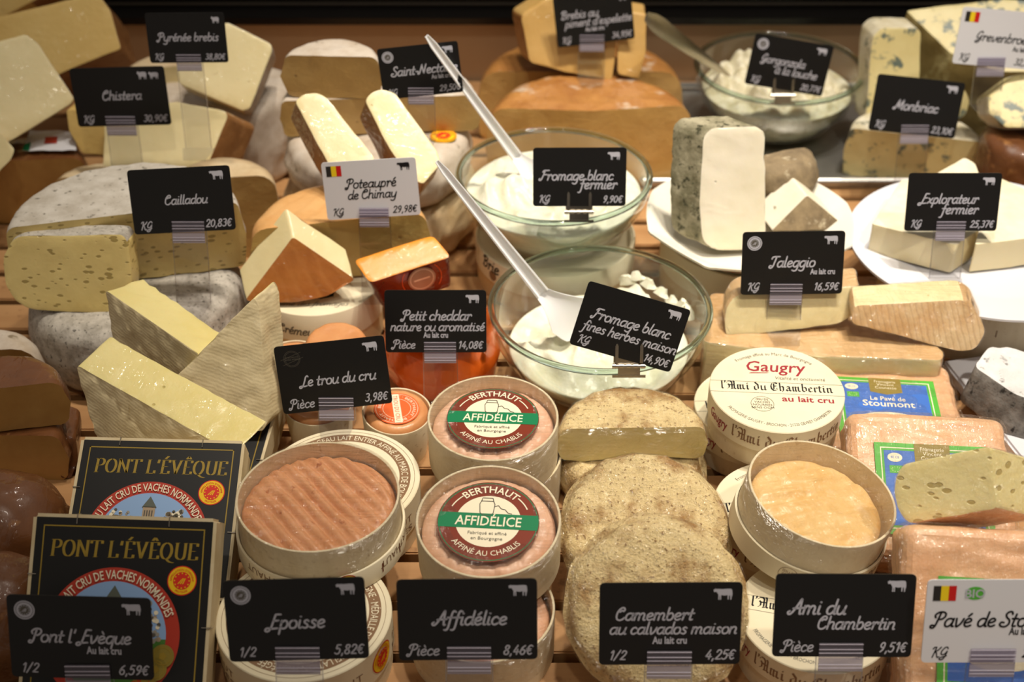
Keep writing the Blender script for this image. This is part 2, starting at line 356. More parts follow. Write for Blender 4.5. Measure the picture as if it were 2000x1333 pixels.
def sector(name, label, c, R, H, a0, a1, mats, rt=.012, rb=.008, bulge=.003, cat='cheese', mw=None, group=None, wob=.0012, rim=0, **kw):
    """a wheel, half wheel or wedge standing on the point c (base centre)"""
    full = a1-a0 >= 359; prof = [(0, 0), ((R-rb)*.4, 0), ((R-rb)*.75, 0), (R-rb, 0)]
    for k in range(1, 5): a = -math.pi/2+math.pi/2*k/4; prof.append((R-rb+rb*math.cos(a), rb+rb*math.sin(a)))
    prof.append((R+bulge, H*.5))
    for k in range(0, 5): a = math.pi/2*k/4; prof.append((R-rt+rt*math.cos(a), H-rt+rt*math.sin(a)))
    prof += [((R-rt)*.78, H+rim*.3), ((R-rt)*.42, H+rim), (0, H+rim)]
    n = max(4, int((a1-a0)/6)); m = len(prof); bm = bmesh.new(); tl = bm.faces.layers.int.new('tag'); rows = []
    c = Vector(c)
    for i in range(n if full else n+1):
        a = R_(a0+(a1-a0)*i/n)
        rows.append([bm.verts.new(Vector((r*math.cos(a), r*math.sin(a), z))) for r, z in prof])
    for i in range(n):
        A, B = rows[i], rows[(i+1) % len(rows)]
        for j in range(m-1):
            vs = [A[j], B[j], B[j+1], A[j+1]]
            if j == 0: vs = [A[0], B[1], A[1]]
            if j == m-2: vs = [A[j], B[j], A[j+1]]
            f = bm.faces.new(vs); f[tl] = 1
    if not full:
        f = bm.faces.new(rows[0]); f[tl] = 0
        f = bm.faces.new(rows[-1][::-1]); f[tl] = 0
    for v in list(bm.verts):
        if not v.link_faces: bm.verts.remove(v)
    tr = Matrix.Translation(c) @ (mw or Matrix())
    for v in bm.verts:
        if abs(v.co.x)+abs(v.co.y) < 1e-9: pass
    bmesh.ops.remove_doubles(bm, verts=bm.verts, dist=1e-6)
    bm.transform(tr)
    t = thing(name, label, cat, c, group)
    finish(bm, {0: ('cut_face', mats[0]), 1: ('rind', mats[1])}, t, wob=wob, **kw)
    return t
def half(name, label, L, Rr, ztop, H, mats, sweep=180, **kw):
    """half wheel whose cut face spans the two top corners L and R (pixels) at height ztop"""
    a, b = at_z(*L, ztop), at_z(*Rr, ztop); c = (a+b)/2; yaw = math.degrees(math.atan2(b.y-a.y, b.x-a.x))
    return sector(name, label, (c.x, c.y, ztop-H), (b-a).length/2, H, yaw+(180-sweep)/2, yaw+180-(180-sweep)/2, mats, **kw)

# ------------------------------------------------------------------ lettering
def tmesh(s, size=1.0, shear=0.0, bold=0.0, xs=1.0, align='CENTER', sp=1.0):
    cu = bpy.data.curves.new('lettering', 'FONT'); cu.body = s; cu.size = size; cu.shear = shear; cu.offset = bold*size
    cu.align_x = align; cu.space_character = sp; cu.resolution_u = 2; cu.dimensions = '2D'; cu.fill_mode = 'FRONT'
    ob = bpy.data.objects.new('lettering', cu); me = bpy.data.meshes.new_from_object(ob)
    V = [Vector((v.co.x*xs, v.co.y, 0)) for v in me.vertices]; F = [list(p.vertices) for p in me.polygons]
    bpy.data.objects.remove(ob); bpy.data.curves.remove(cu); bpy.data.meshes.remove(me)
    return V, F
_G = '''
a;5.4;4.4,4.2 3.2,5 1.4,4.6 .4,2.8 .8,.7 2.2,0 3.6,.9 4.4,2.6|4.7,5 4.4,1.6 4.7,.2 5.5,.2
b;5;.7,9 .6,5 .6,.9|.6,1.1 1.8,0 3.6,.4 4.4,2.4 3.8,4.5 2.4,5 .7,3.6
c;4.3;3.9,4.1 2.8,5 1.2,4.4 .4,2.5 1,.6 2.4,0 4.1,.9
d;5.4;4.4,4.2 3.2,5 1.4,4.6 .4,2.8 .8,.7 2.2,0 3.6,.9 4.4,2.6|4.8,9 4.5,1.6 4.8,.2 5.5,.2
e;4.5;.6,2.3 2.4,2.6 3.8,3.6 3.2,4.8 1.9,4.9 .7,3.8 .4,2.2 1,.6 2.4,0 4.2,.8
f;3.6;4.2,8.4 3.2,9 2.3,8 1.8,4 1.4,-1.6 .6,-3.2 -.6,-3.2|.1,4.8 3.6,4.8
g;5.2;4.4,4.2 3.2,5 1.4,4.6 .4,2.8 .8,.7 2.2,0 3.6,.9 4.4,2.6|4.7,5 4.4,0 4,-2.6 2.4,-3.5 .5,-2.8
h;5.2;.8,9 .5,0|.6,3 1.8,4.8 3.4,5 4.2,3.8 4,1.4 4.3,.1 5.1,.2
i;2.2;.9,5 .7,1.4 1.1,.1 2,.2|.9,7.3 1.1,7.3
k;4.8;.8,9 .5,0|4,4.9 2.4,3.6 .8,2.6|1.6,3 3,1 4.6,.1
l;2.2;.9,9 .7,1.4 1.1,.1 2,.2
m;7.8;.6,5 .5,0|.6,3 1.6,4.9 2.9,4.8 3.4,3.4 3.3,0|3.4,3 4.6,4.9 6,4.8 6.5,3.4 6.3,1.2 6.7,.1 7.6,.2
n;5.2;.6,5 .5,0|.6,3 1.8,4.8 3.4,5 4.2,3.8 4,1.4 4.3,.1 5.1,.2
o;4.9;2.4,5 .9,4.4 .3,2.4 1.1,.4 2.5,0 4,.7 4.5,2.7 3.8,4.5 2.4,5
p;5;.9,5 .3,-3.5|.7,1.1 1.8,0 3.6,.4 4.4,2.4 3.8,4.5 2.4,5 .8,3.6
q;5.2;4.4,4.2 3.2,5 1.4,4.6 .4,2.8 .8,.7 2.2,0 3.6,.9 4.4,2.6|4.8,5 4.2,-3.5
r;4.2;.2,4.4 1,5 1.3,4 .9,0|1.2,2.8 2.2,4.7 3.4,5 4,3.9
s;4;3.4,4.3 2.4,5 1.2,4.5 1.3,3.3 2.8,2.2 3.2,.9 2,0 .2,.6
t;3.2;1.6,7.6 1.1,1.4 1.5,.1 2.8,.3|0,4.8 3.2,4.8
u;5.4;.7,5 .5,1.8 1.2,.2 2.6,0 3.8,1.2 4.4,3|4.8,5 4.3,1.4 4.7,.1 5.5,.2
v;4.8;.5,5 1.2,.6 1.9,0 3.6,2 4.5,4.9
x;4.6;.4,4.8 1.6,4 3,.8 4.4,.2|4.2,4.9 2.4,2.6 .2,.1
y;5.2;.7,5 .6,2 1.4,.3 2.8,.3 4,1.6 4.5,3.4|4.8,5 4.4,0 3.8,-2.6 2.2,-3.5 .4,-2.8
z;4.2;.5,4.8 3.9,4.8 .3,.2 4.1,.2
A;6.8;-.4,1.8 -1.2,1 -.6,-.1 .8,.4 2.6,3.6 4.6,8.8 5,9|5,9 5.2,4 5.6,.2 6.4,.2|1.4,3.4 6.6,3.8
B;6;1.8,8.6 1.4,4 1,0|-.2,6.6 .4,8.4 2.6,9 4.6,8.4 4.6,6.4 3,5 2.2,4.8|3,4.9 4.8,4 5,1.8 3.6,.2 1.6,0 .2,.8
C;6;2,6 3,7 4.2,6.6 4.8,7.8 4,9 2.4,8.8 .8,6.6 .3,3.6 1,1 2.8,0 4.6,.6 5.6,1.8
E;5.6;5.6,9 3,9 2.6,8.4 2,5 1.2,1 0,-1.4 -1.6,-1.6 -2,-.4 -.8,.4 1.6,0 4.8,.3|2.2,5 4.8,5.2
F;5.2;-.8,1.6 -1.4,.6 -.6,-.2 .6,.6 1.6,4 2.4,8.8|.6,7.4 1.6,8.9 3.4,9 6,9|1.8,5 4.6,5.2
G;6;4.8,7.6 4,9 2.2,8.6 .6,6 .4,3.4 1.6,2.4 3.4,3 4.4,4.8|4.8,5.4 4.2,1 3,-1.6 1,-2 .2,-.8 2,.2 5.2,1.4
K;6;1.8,9 1.2,4 .6,0|5.4,9 3.6,6.4 1.2,4.6 2.6,4.4 3.6,2 4.6,0 5.8,.6|-.6,7.4 .2,8.8 1.8,9
L;5;4.8,8.2 4,9 2.8,8 2.2,4.6 1.4,1 0,-1.2 -1.4,-1 -1.2,.2 .4,.4 2.6,0 4.8,.4
M;8;-.6,1.6 -1.2,.6 -.4,-.2 .6,.8 1.6,5 2.4,9|2.4,9 3,4 3.6,1.2|3.6,1.2 5.2,5.6 6.4,9|6.4,9 6.6,4 6.6,.4 7.6,.2
N;7;-.6,1.6 -1.2,.6 -.4,-.2 .6,.8 1.4,5 2,9|2,9 3.4,4 4.8,.2|4.8,.2 5.4,5 6,9
P;5.6;2.4,8.4 1.8,4 1.2,.6 .2,-.8 -1.2,-.4 -1,.8 .2,.8|.2,5.6 -.4,7.2 1.2,8.8 3.6,9 5.2,8 5.2,6 3.6,4.6 2.2,4.6
S;5.2;4.8,7.6 4.2,9 2.6,9 1.4,7.6 2.2,5.6 4,4 4.4,1.8 3,0 .8,0 -.6,1.2 0,2.6 1.4,2.4
T;5;-.2,7 .4,8.6 2.4,9 6,9|3.4,9 2.8,4.6 2.2,1 .8,-.8 -.8,-.2 -.4,1.2 .8,1.2
0;4.3;2.2,7 .6,5.4 .4,2 1.8,0 3.4,1.6 3.6,5 2.2,7
1;3.2;.7,5.6 2.2,7 1.8,0
2;4.2;.6,5.4 1.4,6.9 3,6.8 3.6,5.2 2.2,2.6 .2,.1|.2,.1 3.8,.1
3;4.1;.8,6.6 2.4,7 3.4,5.8 2.6,4 1.6,3.8|1.6,3.8 3.2,3 3,.8 1.4,0 .2,.8
4;4.3;2.6,7 1.4,4.4 .2,2|.2,2 3.9,2|2.9,4 2.6,0
5;4.2;3.7,7 1.3,7|1.3,7 .9,4 2.4,4.4 3.4,3 2.8,.6 1.2,0 .1,.8
6;4.2;3.2,6.8 1.4,5 .4,2 1.4,0 3,.4 3.4,2.4 2.2,3.8 .8,2.8
7;4.2;.4,7 3.8,7|3.8,7 2.4,3.6 1.4,0
8;4.2;2,3.8 .8,5.2 1.6,6.9 3.2,6.6 3.2,5 2,3.8 .4,2.2 .8,.3 2.6,.1 3.4,1.8 2,3.8
9;4.2;3.2,4.2 2,3.2 .8,4.4 1.4,6.6 3,6.8 3.4,5 2.8,2 1.2,0
€;4.6;4,6.2 2.6,7 1.2,5.6 .9,3.4 1.4,.8 2.6,0 3.8,.8|0,4.2 3,4.2|-.1,2.8 2.8,2.8
,;1.8;.9,.4 .4,-1.4
/;4;3.4,7.6 .2,-.6
';1.8;1,9 .6,6.8
-;3.4;.4,2.6 2.8,2.6
´;0;.2,6.4 1.6,8
`;0;.2,8 1.2,6.4
^;0;.1,6.4 1.1,7.8 2,6.4
'''
GL = {}
for ln in _G.strip().splitlines():
    k, wd, st = ln.split(';'); GL[k] = (float(wd), [[tuple(map(float, q.split(','))) for q in s.split()] for s in st.split('|')])
# angular broad-nib letters
_B = '''
l;2.4;.2,8 1,8.8 1,.8 2,0
';1.8;.6,9 1,8 .4,6.6
A;7.6;0,6.6 1,8.4 3,8.6 4.2,7.4 4.2,1 3.4,0 5.4,.6|5.2,9 6,8 6,.8 7.2,0|1,5.4 2,4.2 2,1.6 .4,0|2,4.4 6,4.4
m;7.4;0,4.4 .9,5 .9,.6 1.7,0|.9,4 2.9,5 2.9,.6 3.7,0|2.9,4 5.1,5 5.1,.6 6.6,.2
i;2.8;0,4.4 .9,5 .9,.6 2,.1|.7,7 1.3,6.6
d;5;1.2,8.4 3.6,5.6 3.8,1.2 2.2,0 .8,.8 .7,3.8 2.6,5
u;5;0,4.4 .9,5 .9,.8 2,0 3.6,1|3.2,4.6 3.8,5 3.8,.6 4.8,.1
C;6.6;5.6,7.6 4.2,8.8 1.6,8 .6,5 .9,2 2.6,0 4.6,.4 5.8,1.6|3,7.8 2.8,1.6|3,5 5,5
h;4.8;.9,8.8 .9,.6 1.5,0|.9,4 2.9,5 3.6,3.6 3.4,.4 2.4,-1
a;5;.6,4 1.8,5 3.4,4.4 3.4,.6 4.6,.1|3.4,2.8 1.4,2.4 .7,1.2 1.6,0 3.2,1
b;4.8;.9,8.8 .8,1 2.2,0 3.6,1 3.7,3.8 2.6,5 .9,3.8
e;4.2;.8,2.6 3.2,3.8 2.2,5 .8,4 .7,1.2 2,0 3.6,.9
r;3.6;0,4.4 .9,5 .9,.6 1.7,0|1,4 2.2,5 3.2,4.2
t;3;.9,6.8 .9,.8 1.8,0 2.6,.4|0,5 2.4,5
n;5;0,4.4 .9,5 .9,.6 1.7,0|.9,4 2.9,5 3.5,4 3.5,.6 4.6,.1
'''
BL = {}
for ln in _B.strip().splitlines():
    k, wd, st = ln.split(';'); BL[k] = (float(wd), [[tuple(map(float, q.split(','))) for q in s.split()] for s in st.split('|')])
ACC = {'é': ('e', '´', 1.4), 'è': ('e', '`', 1.6), 'ê': ('e', '^', 1.2), 'à': ('a', '`', 1.8), 'É': ('E', '´', 3)}
_S = '''
P;6;1.4,0 1.4,9|1.4,8.9 3.8,9 5.2,8 5.3,6 4,4.7 1.4,4.6|.4,0 2.6,0|.2,9 2,9
O;7.2;3.6,9 1.6,7.8 .7,4.5 1.6,1.2 3.6,0 5.6,1.2 6.5,4.5 5.6,7.8 3.6,9
N;7.2;1.1,0 1.1,9|1.1,9 6.1,0|6.1,0 6.1,9|.1,0 2.1,0|.1,9 1.6,9|5.2,9 7,9
T;6.8;3.4,0 3.4,9|.4,9 6.4,9|.4,9 .4,7.4|6.4,9 6.4,7.4|2.3,0 4.5,0
L;5.8;1.4,0 1.4,9|.4,9 2.5,9|.4,0 5.4,0|5.4,0 5.5,2
E;5.8;1.4,0 1.4,9|.4,9 5.2,9|5.2,9 5.2,7.4|1.4,4.7 4.3,4.7|.4,0 5.4,0|5.4,0 5.5,1.8
V;7;1,9 3.6,0|3.6,0 6,9|0,9 2.1,9|5,9 7,9
Q;7.4;3.6,9 1.6,7.8 .7,4.5 1.6,1.2 3.6,0 5.6,1.2 6.5,4.5 5.6,7.8 3.6,9|3.8,.4 5.6,-1.4 8.2,-2
U;7;1.4,9 1.4,2.4 2.4,.5 4,0 5.4,.6 6,2.6 6,9|.4,9 2.5,9|5.1,9 6.9,9
';2;1,9.2 .7,6.8
´;0;.6,9.8 2.2,11.6
^;0;0,9.9 1.3,11.6|1.3,11.6 2.6,9.9
'''
SF = {}
for ln in _S.strip().splitlines():
    k, wd, st = ln.split(';'); SF[k] = (float(wd), [[tuple(map(float, q.split(','))) for q in s.split()] for s in st.split('|')])
ACC_S = {'É': ('E', '´', 1.6), 'Ê': ('E', '^', 1.6)}
def crom(P, k=5):
    if len(P) < 3: return P
    Q = [P[0]]+list(P)+[P[-1]]; out = []
    for i in range(1, len(Q)-2):
        p0, p1, p2, p3 = Q[i-1], Q[i], Q[i+1], Q[i+2]
        for j in range(k):
            t = j/k; out.append(tuple(.5*(2*p1[a]+(p2[a]-p0[a])*t+(2*p0[a]-5*p1[a]+4*p2[a]-p3[a])*t*t+(3*p1[a]-p0[a]-3*p2[a]+p3[a])*t**3) for a in (0, 1)))
    return out+[P[-1]]
def stroke_text(s, pen=1.2, slant=.22, font=None, nib=None, track=.35):
    """returns V, F in glyph units (cap height 9), starting at x = 0, and the width"""
    font = font or GL; mb = MB(); x = 0
    for ch in s:
        if ch == ' ': x += 2.8; continue
        parts = [(ch, 0)]
        ac = ACC_S if font is SF else ACC
        if ch in ac: b, a, o = ac[ch]; parts = [(b, 0), (a, o)]
        wd = font[parts[0][0]][0]
        for g, o in parts:
            for st in font[g][1]:
                P = [(x+o+q[0]+q[1]*slant, q[1]) for q in st]
                P = P if (nib and font is BL) else crom(P)
                V = []; F = []; n = len(P)
                for i in range(n):
                    a, b = P[max(i-1, 0)], P[min(i+1, n-1)]; dx, dy = b[0]-a[0], b[1]-a[1]; L = math.hypot(dx, dy) or 1
                    ox, oy = -dy/L*pen/2, dx/L*pen/2
                    if nib: 
                        ox, oy = nib[0]*math.cos(nib[1]), nib[0]*math.sin(nib[1])
                        if -dy*ox+dx*oy < 0: ox, oy = -ox, -oy
                        ox += -dy/L*.16; oy += dx/L*.16
                    V += [Vector((P[i][0]+ox, P[i][1]+oy, 0)), Vector((P[i][0]-ox, P[i][1]-oy, 0))]
                for i in range(n-1): F.append([2*i, 2*i+1, 2*i+3, 2*i+2])
                mb.add(V, F)
                if not nib:
                    for q in (P[0], P[-1]):
                        mb.add([Vector((q[0]+pen/2*math.cos(k*math.pi/4), q[1]+pen/2*math.sin(k*math.pi/4), 0)) for k in range(8)], [list(range(8))])
        x += wd+track
    return mb.v, mb.f, x
COW = [(0, .84), (.05, .93), (.10, .90), (.17, 1.0), (.22, .93), (.36, .95), (.7, .93), (1.1, .96), (1.38, .95), (1.46, .85), (1.5, .5), (1.47, .25), (1.43, .5), (1.44, .3), (1.42, .02), (1.34, .02), (1.33, .32),
       (1.26, .42), (1.22, .28), (1.21, .04), (1.13, .04), (1.12, .42), (.9, .37), (.62, .42), (.62, .02), (.54, .02), (.53, .34), (.49, .34), (.48, .02), (.4, .02), (.40, .45), (.32, .58), (.25, .70), (.16, .70), (.08, .67), (.03, .73), (.05, .80)]
SHEEP = [(0, .74), (.06, .9), (.16, 1.0), (.26, .92), (.3, .84), (.5, .9), (.8, .92), (1.05, .88), (1.16, .76), (1.16, .45), (1.1, .3), (1.1, 0), (1.02, 0), (1.0, .26), (.92, .26), (.9, 0), (.82, 0), (.82, .3), (.46, .3), (.45, 0), (.37, 0), (.36, .28), (.3, .28), (.29, 0), (.21, 0), (.2, .4), (.14, .6), (.04, .66)]
class Art:
    """flat print on a label: coloured pieces in thin layers, one mesh for each name"""
    def __init__(s, fn, step=.00012): s.fn = fn; s.p = {}; s.step = step
    def mb(s, name, ink): return s.p.setdefault((name, ink), MB())
    def add(s, name, ink, V, F, lay): s.mb(name, ink).add(V, F, lambda v: s.fn(v.x, v.y, lay*s.step))
    def poly(s, name, ink, pts, lay): s.add(name, ink, [Vector((*p, 0)) for p in pts], [list(range(len(pts)))], lay)
    def rect(s, name, ink, x0, y0, x1, y1, lay): s.poly(name, ink, [(x0, y0), (x1, y0), (x1, y1), (x0, y1)], lay)
    def disc(s, name, ink, cx, cy, r, lay, n=48, ry=None): s.poly(name, ink, [(cx+r*math.cos(2*math.pi*k/n), cy+(ry or r)*math.sin(2*math.pi*k/n)) for k in range(n)], lay)
    def ring(s, name, ink, cx, cy, r0, r1, lay, n=48, a0=0, a1=360):
        V = []; F = []
        for k in range(n+1):
            a = R_(a0+(a1-a0)*k/n); V += [Vector((cx+r0*math.cos(a), cy+r0*math.sin(a), 0)), Vector((cx+r1*math.cos(a), cy+r1*math.sin(a), 0))]
        for k in range(n): F.append([2*k, 2*k+1, 2*k+3, 2*k+2])
        s.add(name, ink, V, F, lay)
    def frame(s, name, ink, x0, y0, x1, y1, t, lay):
        for a in ((x0, y0, x1, y0+t), (x0, y1-t, x1, y1), (x0, y0, x0+t, y1), (x1-t, y0, x1, y1)): s.rect(name, ink, *a, lay)
    def text(s, name, ink, body, x, y, size, lay, width=None, arc=None, **kw):
        """arc = (cx, cy, r, centre angle in degrees, +1 outside-reading / -1 inside-reading)"""
        V, F = tmesh(body, size, **kw)
        if width:
            w0 = max(v.x for v in V)-min(v.x for v in V); k = width/w0; V = [Vector((v.x*k, v.y, 0)) for v in V]
        if arc:
            cx, cy, r, a, sg = arc; W = []
            for v in V:
                t = R_(a)-sg*v.x/r; rr = r+sg*v.y; W.append(Vector((cx+rr*math.cos(t), cy+rr*math.sin(t), 0)))
            V = W
        else: V = [Vector((v.x+x, v.y+y, 0)) for v in V]
        s.add(name, ink, V, F, lay)
    def script(s, name, ink, body, x, y, lay, width=None, h=None, align='L', **kw):
        V, F, W = stroke_text(body, **kw); k = width/W if width else h/9
        ox = x if align == 'L' else (x-W*k if align == 'R' else x-W*k/2)
        s.add(name, ink, [Vector((ox+v.x*k, y+v.y*k, 0)) for v in V], F, lay)
    def build(s, parent, world=False):
        for (name, ink), mb in s.p.items(): mesh_obj(name, mb.v, mb.f, ink, parent, world=world, smooth=False)
def aop(art, cx, cy, r, lay, name='origin_emblem'):
    art.disc(name, 'ink_scarlet', cx, cy, r, lay, 40); art.disc(name, 'ink_yellow', cx, cy, r*.93, lay+1, 40); art.disc(name, 'ink_scarlet', cx, cy, r*.6, lay+2, 32)
    for k in range(12): a = math.pi*2*k/12; art.disc(name, 'ink_yellow', cx+r*.5*math.cos(a), cy+r*.5*math.sin(a), r*.05, lay+3, 6)
    for k in range(3): art.poly(name, 'ink_yellow', [(cx-.3*r+k*.16*r, cy-.22*r), (cx-.22*r+k*.16*r, cy-.22*r), (cx+.1*r+k*.08*r, cy+.16*r), (cx+.04*r+k*.08*r, cy+.16*r)], lay+3)
    art.text(name, 'ink_scarlet', "APPELLATION D'ORIGINE", 0, 0, r*.2, lay+3, width=r*2.2, arc=(cx, cy, r*.68, 90, 1)); art.text(name, 'ink_scarlet', "PROTEGEE", 0, 0, r*.2, lay+3, arc=(cx, cy, r*.82, 270, -1))

# ------------------------------------------------------------------ price cards
DBG = False
CW, CH = .0856, .0545
def card(title, price, unit, cpx, wpx, roll=0, tilt=20, yaw=0, white=False, animal=('cow',), seal=False, sub=None, flag=False, bio=False, zbase=0.0, holder='stand',
         label='', psize=.115, clipx=.5, stamp=False, kmax=1.0):
    X, Y, Z = Vector((1, 0, 0)), Vector((0, math.sin(R_(tilt)), math.cos(R_(tilt)))), Vector((0, -math.cos(R_(tilt)), math.sin(R_(tilt))))
    B = Matrix((X, Y, Z)).transposed().to_4x4()
    dg = bpy.context.evaluated_depsgraph_get(); kk = kmax
    while kk > .80:                                # the card stands clear in front of the cheese behind it
        cen = at_d(*cpx, FPX*CW*kk/wpx)
        Mx = Matrix.Translation(cen) @ Matrix.Rotation(R_(yaw), 4, 'Z') @ B @ Matrix.Scale(kk, 4)
        Mc = Mx @ Matrix.Rotation(R_(roll), 4, 'Z'); ok = True
        for i in range(9):
            for j in range(7):
                q = Mc @ Vector(((i/8-.5)*CW*.98, (j/6-.5)*CH*.96-(.006 if j == 0 else 0), .002)); dv = q-CAMP
                h = sc.ray_cast(dg, CAMP, dv.normalized(), distance=dv.length+.004)
                if h[0] and not h[4].name.startswith(('handle', 'blade')): ok = False; break
            if not ok: break
        if ok: break
        kk -= .01
    def W(x, y, z): return Mc @ Vector((x, y, z))
    def S(v): return Mx @ v
    if DBG: print('CARD', price, round(kk, 2), h[4].name if h[4] else '')
    hb = cen.z - CH*kk/2*math.cos(R_(tilt)); low = Mx @ Vector((0, -(hb-zbase)/kk/math.cos(R_(tilt))-CH/2, -.0012))
    t = thing('price_card', label, 'price card', (low.x, low.y, zbase), 'price cards')
    P, _ = round_poly([Vector((-CW/2, -CH/2, 0)), Vector((CW/2, -CH/2, 0)), Vector((CW/2, CH/2, 0)), Vector((-CW/2, CH/2, 0))], [0]*4, .0032, 4)
    n = len(P); mb = MB(); mb.add([Vector((p.x, p.y, z)) for z in (-.0004, .0004) for p in P], [list(range(n))[::-1], list(range(n, 2*n))]+[[i, (i+1) % n, n+(i+1) % n, n+i] for i in range(n)], lambda v: W(v.x, v.y, v.z))
    cb = mb.build('card', 'card_white' if white else 'card_black', t, world=True, sharp=30)
    ink = 'ink_black' if white else 'ink_white'
    A = Art(lambda x, y, l: W(x, y, .00052+l))
    fx = lambda f: (f-.5)*CW
    fy = lambda f: (.5-f)*CH
    for s, x0, base, wd in title: A.script('title_lettering', ink, s, fx(x0), fy(base), 0, width=wd*CW)
    if sub: A.text('subtitle_lettering', ink, sub[0], fx(sub[1]), fy(sub[2]), sub[3]*CH if len(sub) > 3 else .125*CH, 0, bold=.028, xs=.72)
    A.script('price_lettering', ink, price, fx(.965), fy(.935), 0, h=CH*psize*1.25, align='R', slant=.18, pen=1.05)
    A.script('unit_lettering', ink, unit, fx(.07), fy(.935), 0, h=CH*(.125 if unit == 'KG' else psize*1.2), pen=1.05)
    x = .93
    for a in reversed(animal):
        pts, k = (COW, .078) if a == 'cow' else (SHEEP, .075)
        if a == 'goat': pts, k = [(p[0]*1.15, p[1]) for p in SHEEP], .068
        wmax = max(p[0] for p in pts); x0 = fx(x)-wmax*k*CW*1.15
        A.poly('animal_silhouette', ink, [(x0+p[0]*k*CW*1.15, fy(.21)+p[1]*k*CW*1.15) for p in pts], 0); x -= wmax*k*1.15+.02
    if seal:
        cx, cy, r = fx(.12), fy(.18), .072*CW
        A.ring('origin_seal', ink, cx, cy, r*.86, r, 0, 40); A.ring('origin_seal', ink, cx, cy, r*.56, r*.8, 0, 40); A.disc('origin_seal', 'ink_grey', cx, cy, r*.54, 0, 24)
        for k in range(12): a = math.pi*2*k/12; A.disc('origin_seal', ink, cx+r*.46*math.cos(a), cy+r*.46*math.sin(a), r*.06, 1, 6)
        for k in range(3): A.poly('origin_seal', ink, [(cx-.3*r+k*.16*r, cy-.2*r), (cx-.22*r+k*.16*r, cy-.2*r), (cx+.1*r+k*.08*r, cy+.16*r), (cx+.04*r+k*.08*r, cy+.16*r)], 1)
    if stamp:
        cx, cy, r = fx(.15), fy(.2), .075*CW
        for q in (1, .86): A.ring('round_stamp', 'ink_grey', cx, cy, r*q-.0002, r*q, 0, 36)
        c, s_ = math.cos(R_(18)), math.sin(R_(18))
        for dy in (-.0022, .0022): A.poly('round_stamp', 'ink_grey', [(cx+u*c-v*s_, cy+u*s_+v*c) for u, v in ((-.0085, dy-.0001), (.0085, dy-.0001), (.0085, dy+.0001), (-.0085, dy+.0001))], 0)
        for q, dy in enumerate((.0006, -.0012)): A.text('round_stamp', 'ink_grey', ('SPECIALITE', 'CREMIER AFFINEUR')[q], cx, cy+dy, .0017, 0, width=.010+.003*q)
    if flag:
        x0, x1, y0, y1 = fx(.045), fx(.205), fy(.25), fy(.07)
        for k, ik in enumerate(('flag_black', 'flag_yellow', 'flag_red')): A.rect('flag', ik, x0+(x1-x0)*k/3, y0, x0+(x1-x0)*(k+1)/3, y1, 0)
    if bio:
        A.disc('organic_mark', 'ink_lime', fx(.335), fy(.16), .07*CW, 0, 24, ry=.05*CW); A.text('organic_mark', 'ink_white', 'BIO', fx(.335), fy(.21), .14*CH, 1, bold=.02)
    A.build(cb, world=True)
    if holder == 'stand':
        cx = (clipx-.5)*CW; hw = .0135; y0 = -CH/2
        m = MB(); m.box(cx-hw, cx+hw, y0-.0008, y0+.0095, .0010, .0019, S)
        clip = m.build('clip', 'clip', t, world=True, smooth=False)
        m = MB(); m.box(cx-hw, cx+hw, y0-.0090, y0-.0008, .0010, .0019, S); lip = m.build('clip_lip', 'clip_lip', t, world=True, smooth=False)
        for yy in (-.0068, -.0046, .0032, .0056, .0090):
            m = MB(); m.box(cx-hw, cx+hw, y0+yy-.0002, y0+yy+.0002, .0019, .0023, S); m.build('clip_rib', 'clip_rib', clip if yy > 0 else lip, world=True, smooth=False)
        ln = max(.004, (hb-zbase)/kk/math.cos(R_(tilt))-.0012)
        m = MB(); m.box(cx-.0145, cx+.0145, y0-ln, y0+.012, -.0022, -.0010, S); m.build('stem', 'acrylic', t, world=True, smooth=False)
        m = MB()
        for sx in (-1, 1):
            m = MB(); m.box(cx+sx*.0145-.0003, cx+sx*.0145+.0003, y0-ln, y0+.001, -.0023, -.0009, S); m.build('stem_edge', 'acrylic_edge', t, world=True, smooth=False)
        f0 = Mx @ Vector((cx, y0-ln, -.0016))
        m = MB(); m.poly([(f0.x-.0145, f0.y, zbase+.0012), (f0.x-.010, f0.y-.022, zbase+.0012), (f0.x+.010, f0.y-.022, zbase+.0012), (f0.x+.0145, f0.y, zbase+.0012)])
        V = m.v; m.add([v-Vector((0, 0, .0011)) for v in V], [[3, 2, 1, 0]]); 
        for i in range(4): m.f.append([i, i+4, (i+1) % 4+4, (i+1) % 4])
        m.build('foot', 'acrylic', t, world=True, smooth=False)
    else:
        y0 = -CH/2; cx = (clipx-.5)*CW
        m = MB()
        for sx in (-1, 1): m.box(cx+sx*.0100-.0013, cx+sx*.0100+.0013, y0-.003, y0+.012, .0006, .0012, S); m.box(cx+sx*.0100-.0007, cx+sx*.0100+.0007, y0-.003, y0+.0135, .0006, .0018, S)
        m.build('prong', 'steel', t, world=True, smooth=False)
        m = MB(); m.tube([(cx-.0135, y0-.0055, .001), (cx+.0135, y0-.0055, .001)], .0017, 10, S)
        for k in range(5): m.tube([(cx-.0135+k*.0058, y0-.0055, .001), (cx-.0105+k*.0058, y0-.0055, .001)], .0021, 10, S)
        m.build('hinge', 'steel', t, world=True)
        m = MB(); m.box(cx-.0125, cx+.0125, y0-.005, y0+.003, -.0014, -.0006, S); m.box(cx-.009, cx+.009, y0-.0125, y0-.006, .002, .0028, S); m.box(cx-.0135, cx+.0135, y0-.0145, y0-.0125, .002, .0034, S)
        m.build('spring_plate', 'steel', t, world=True, smooth=False)
    return t
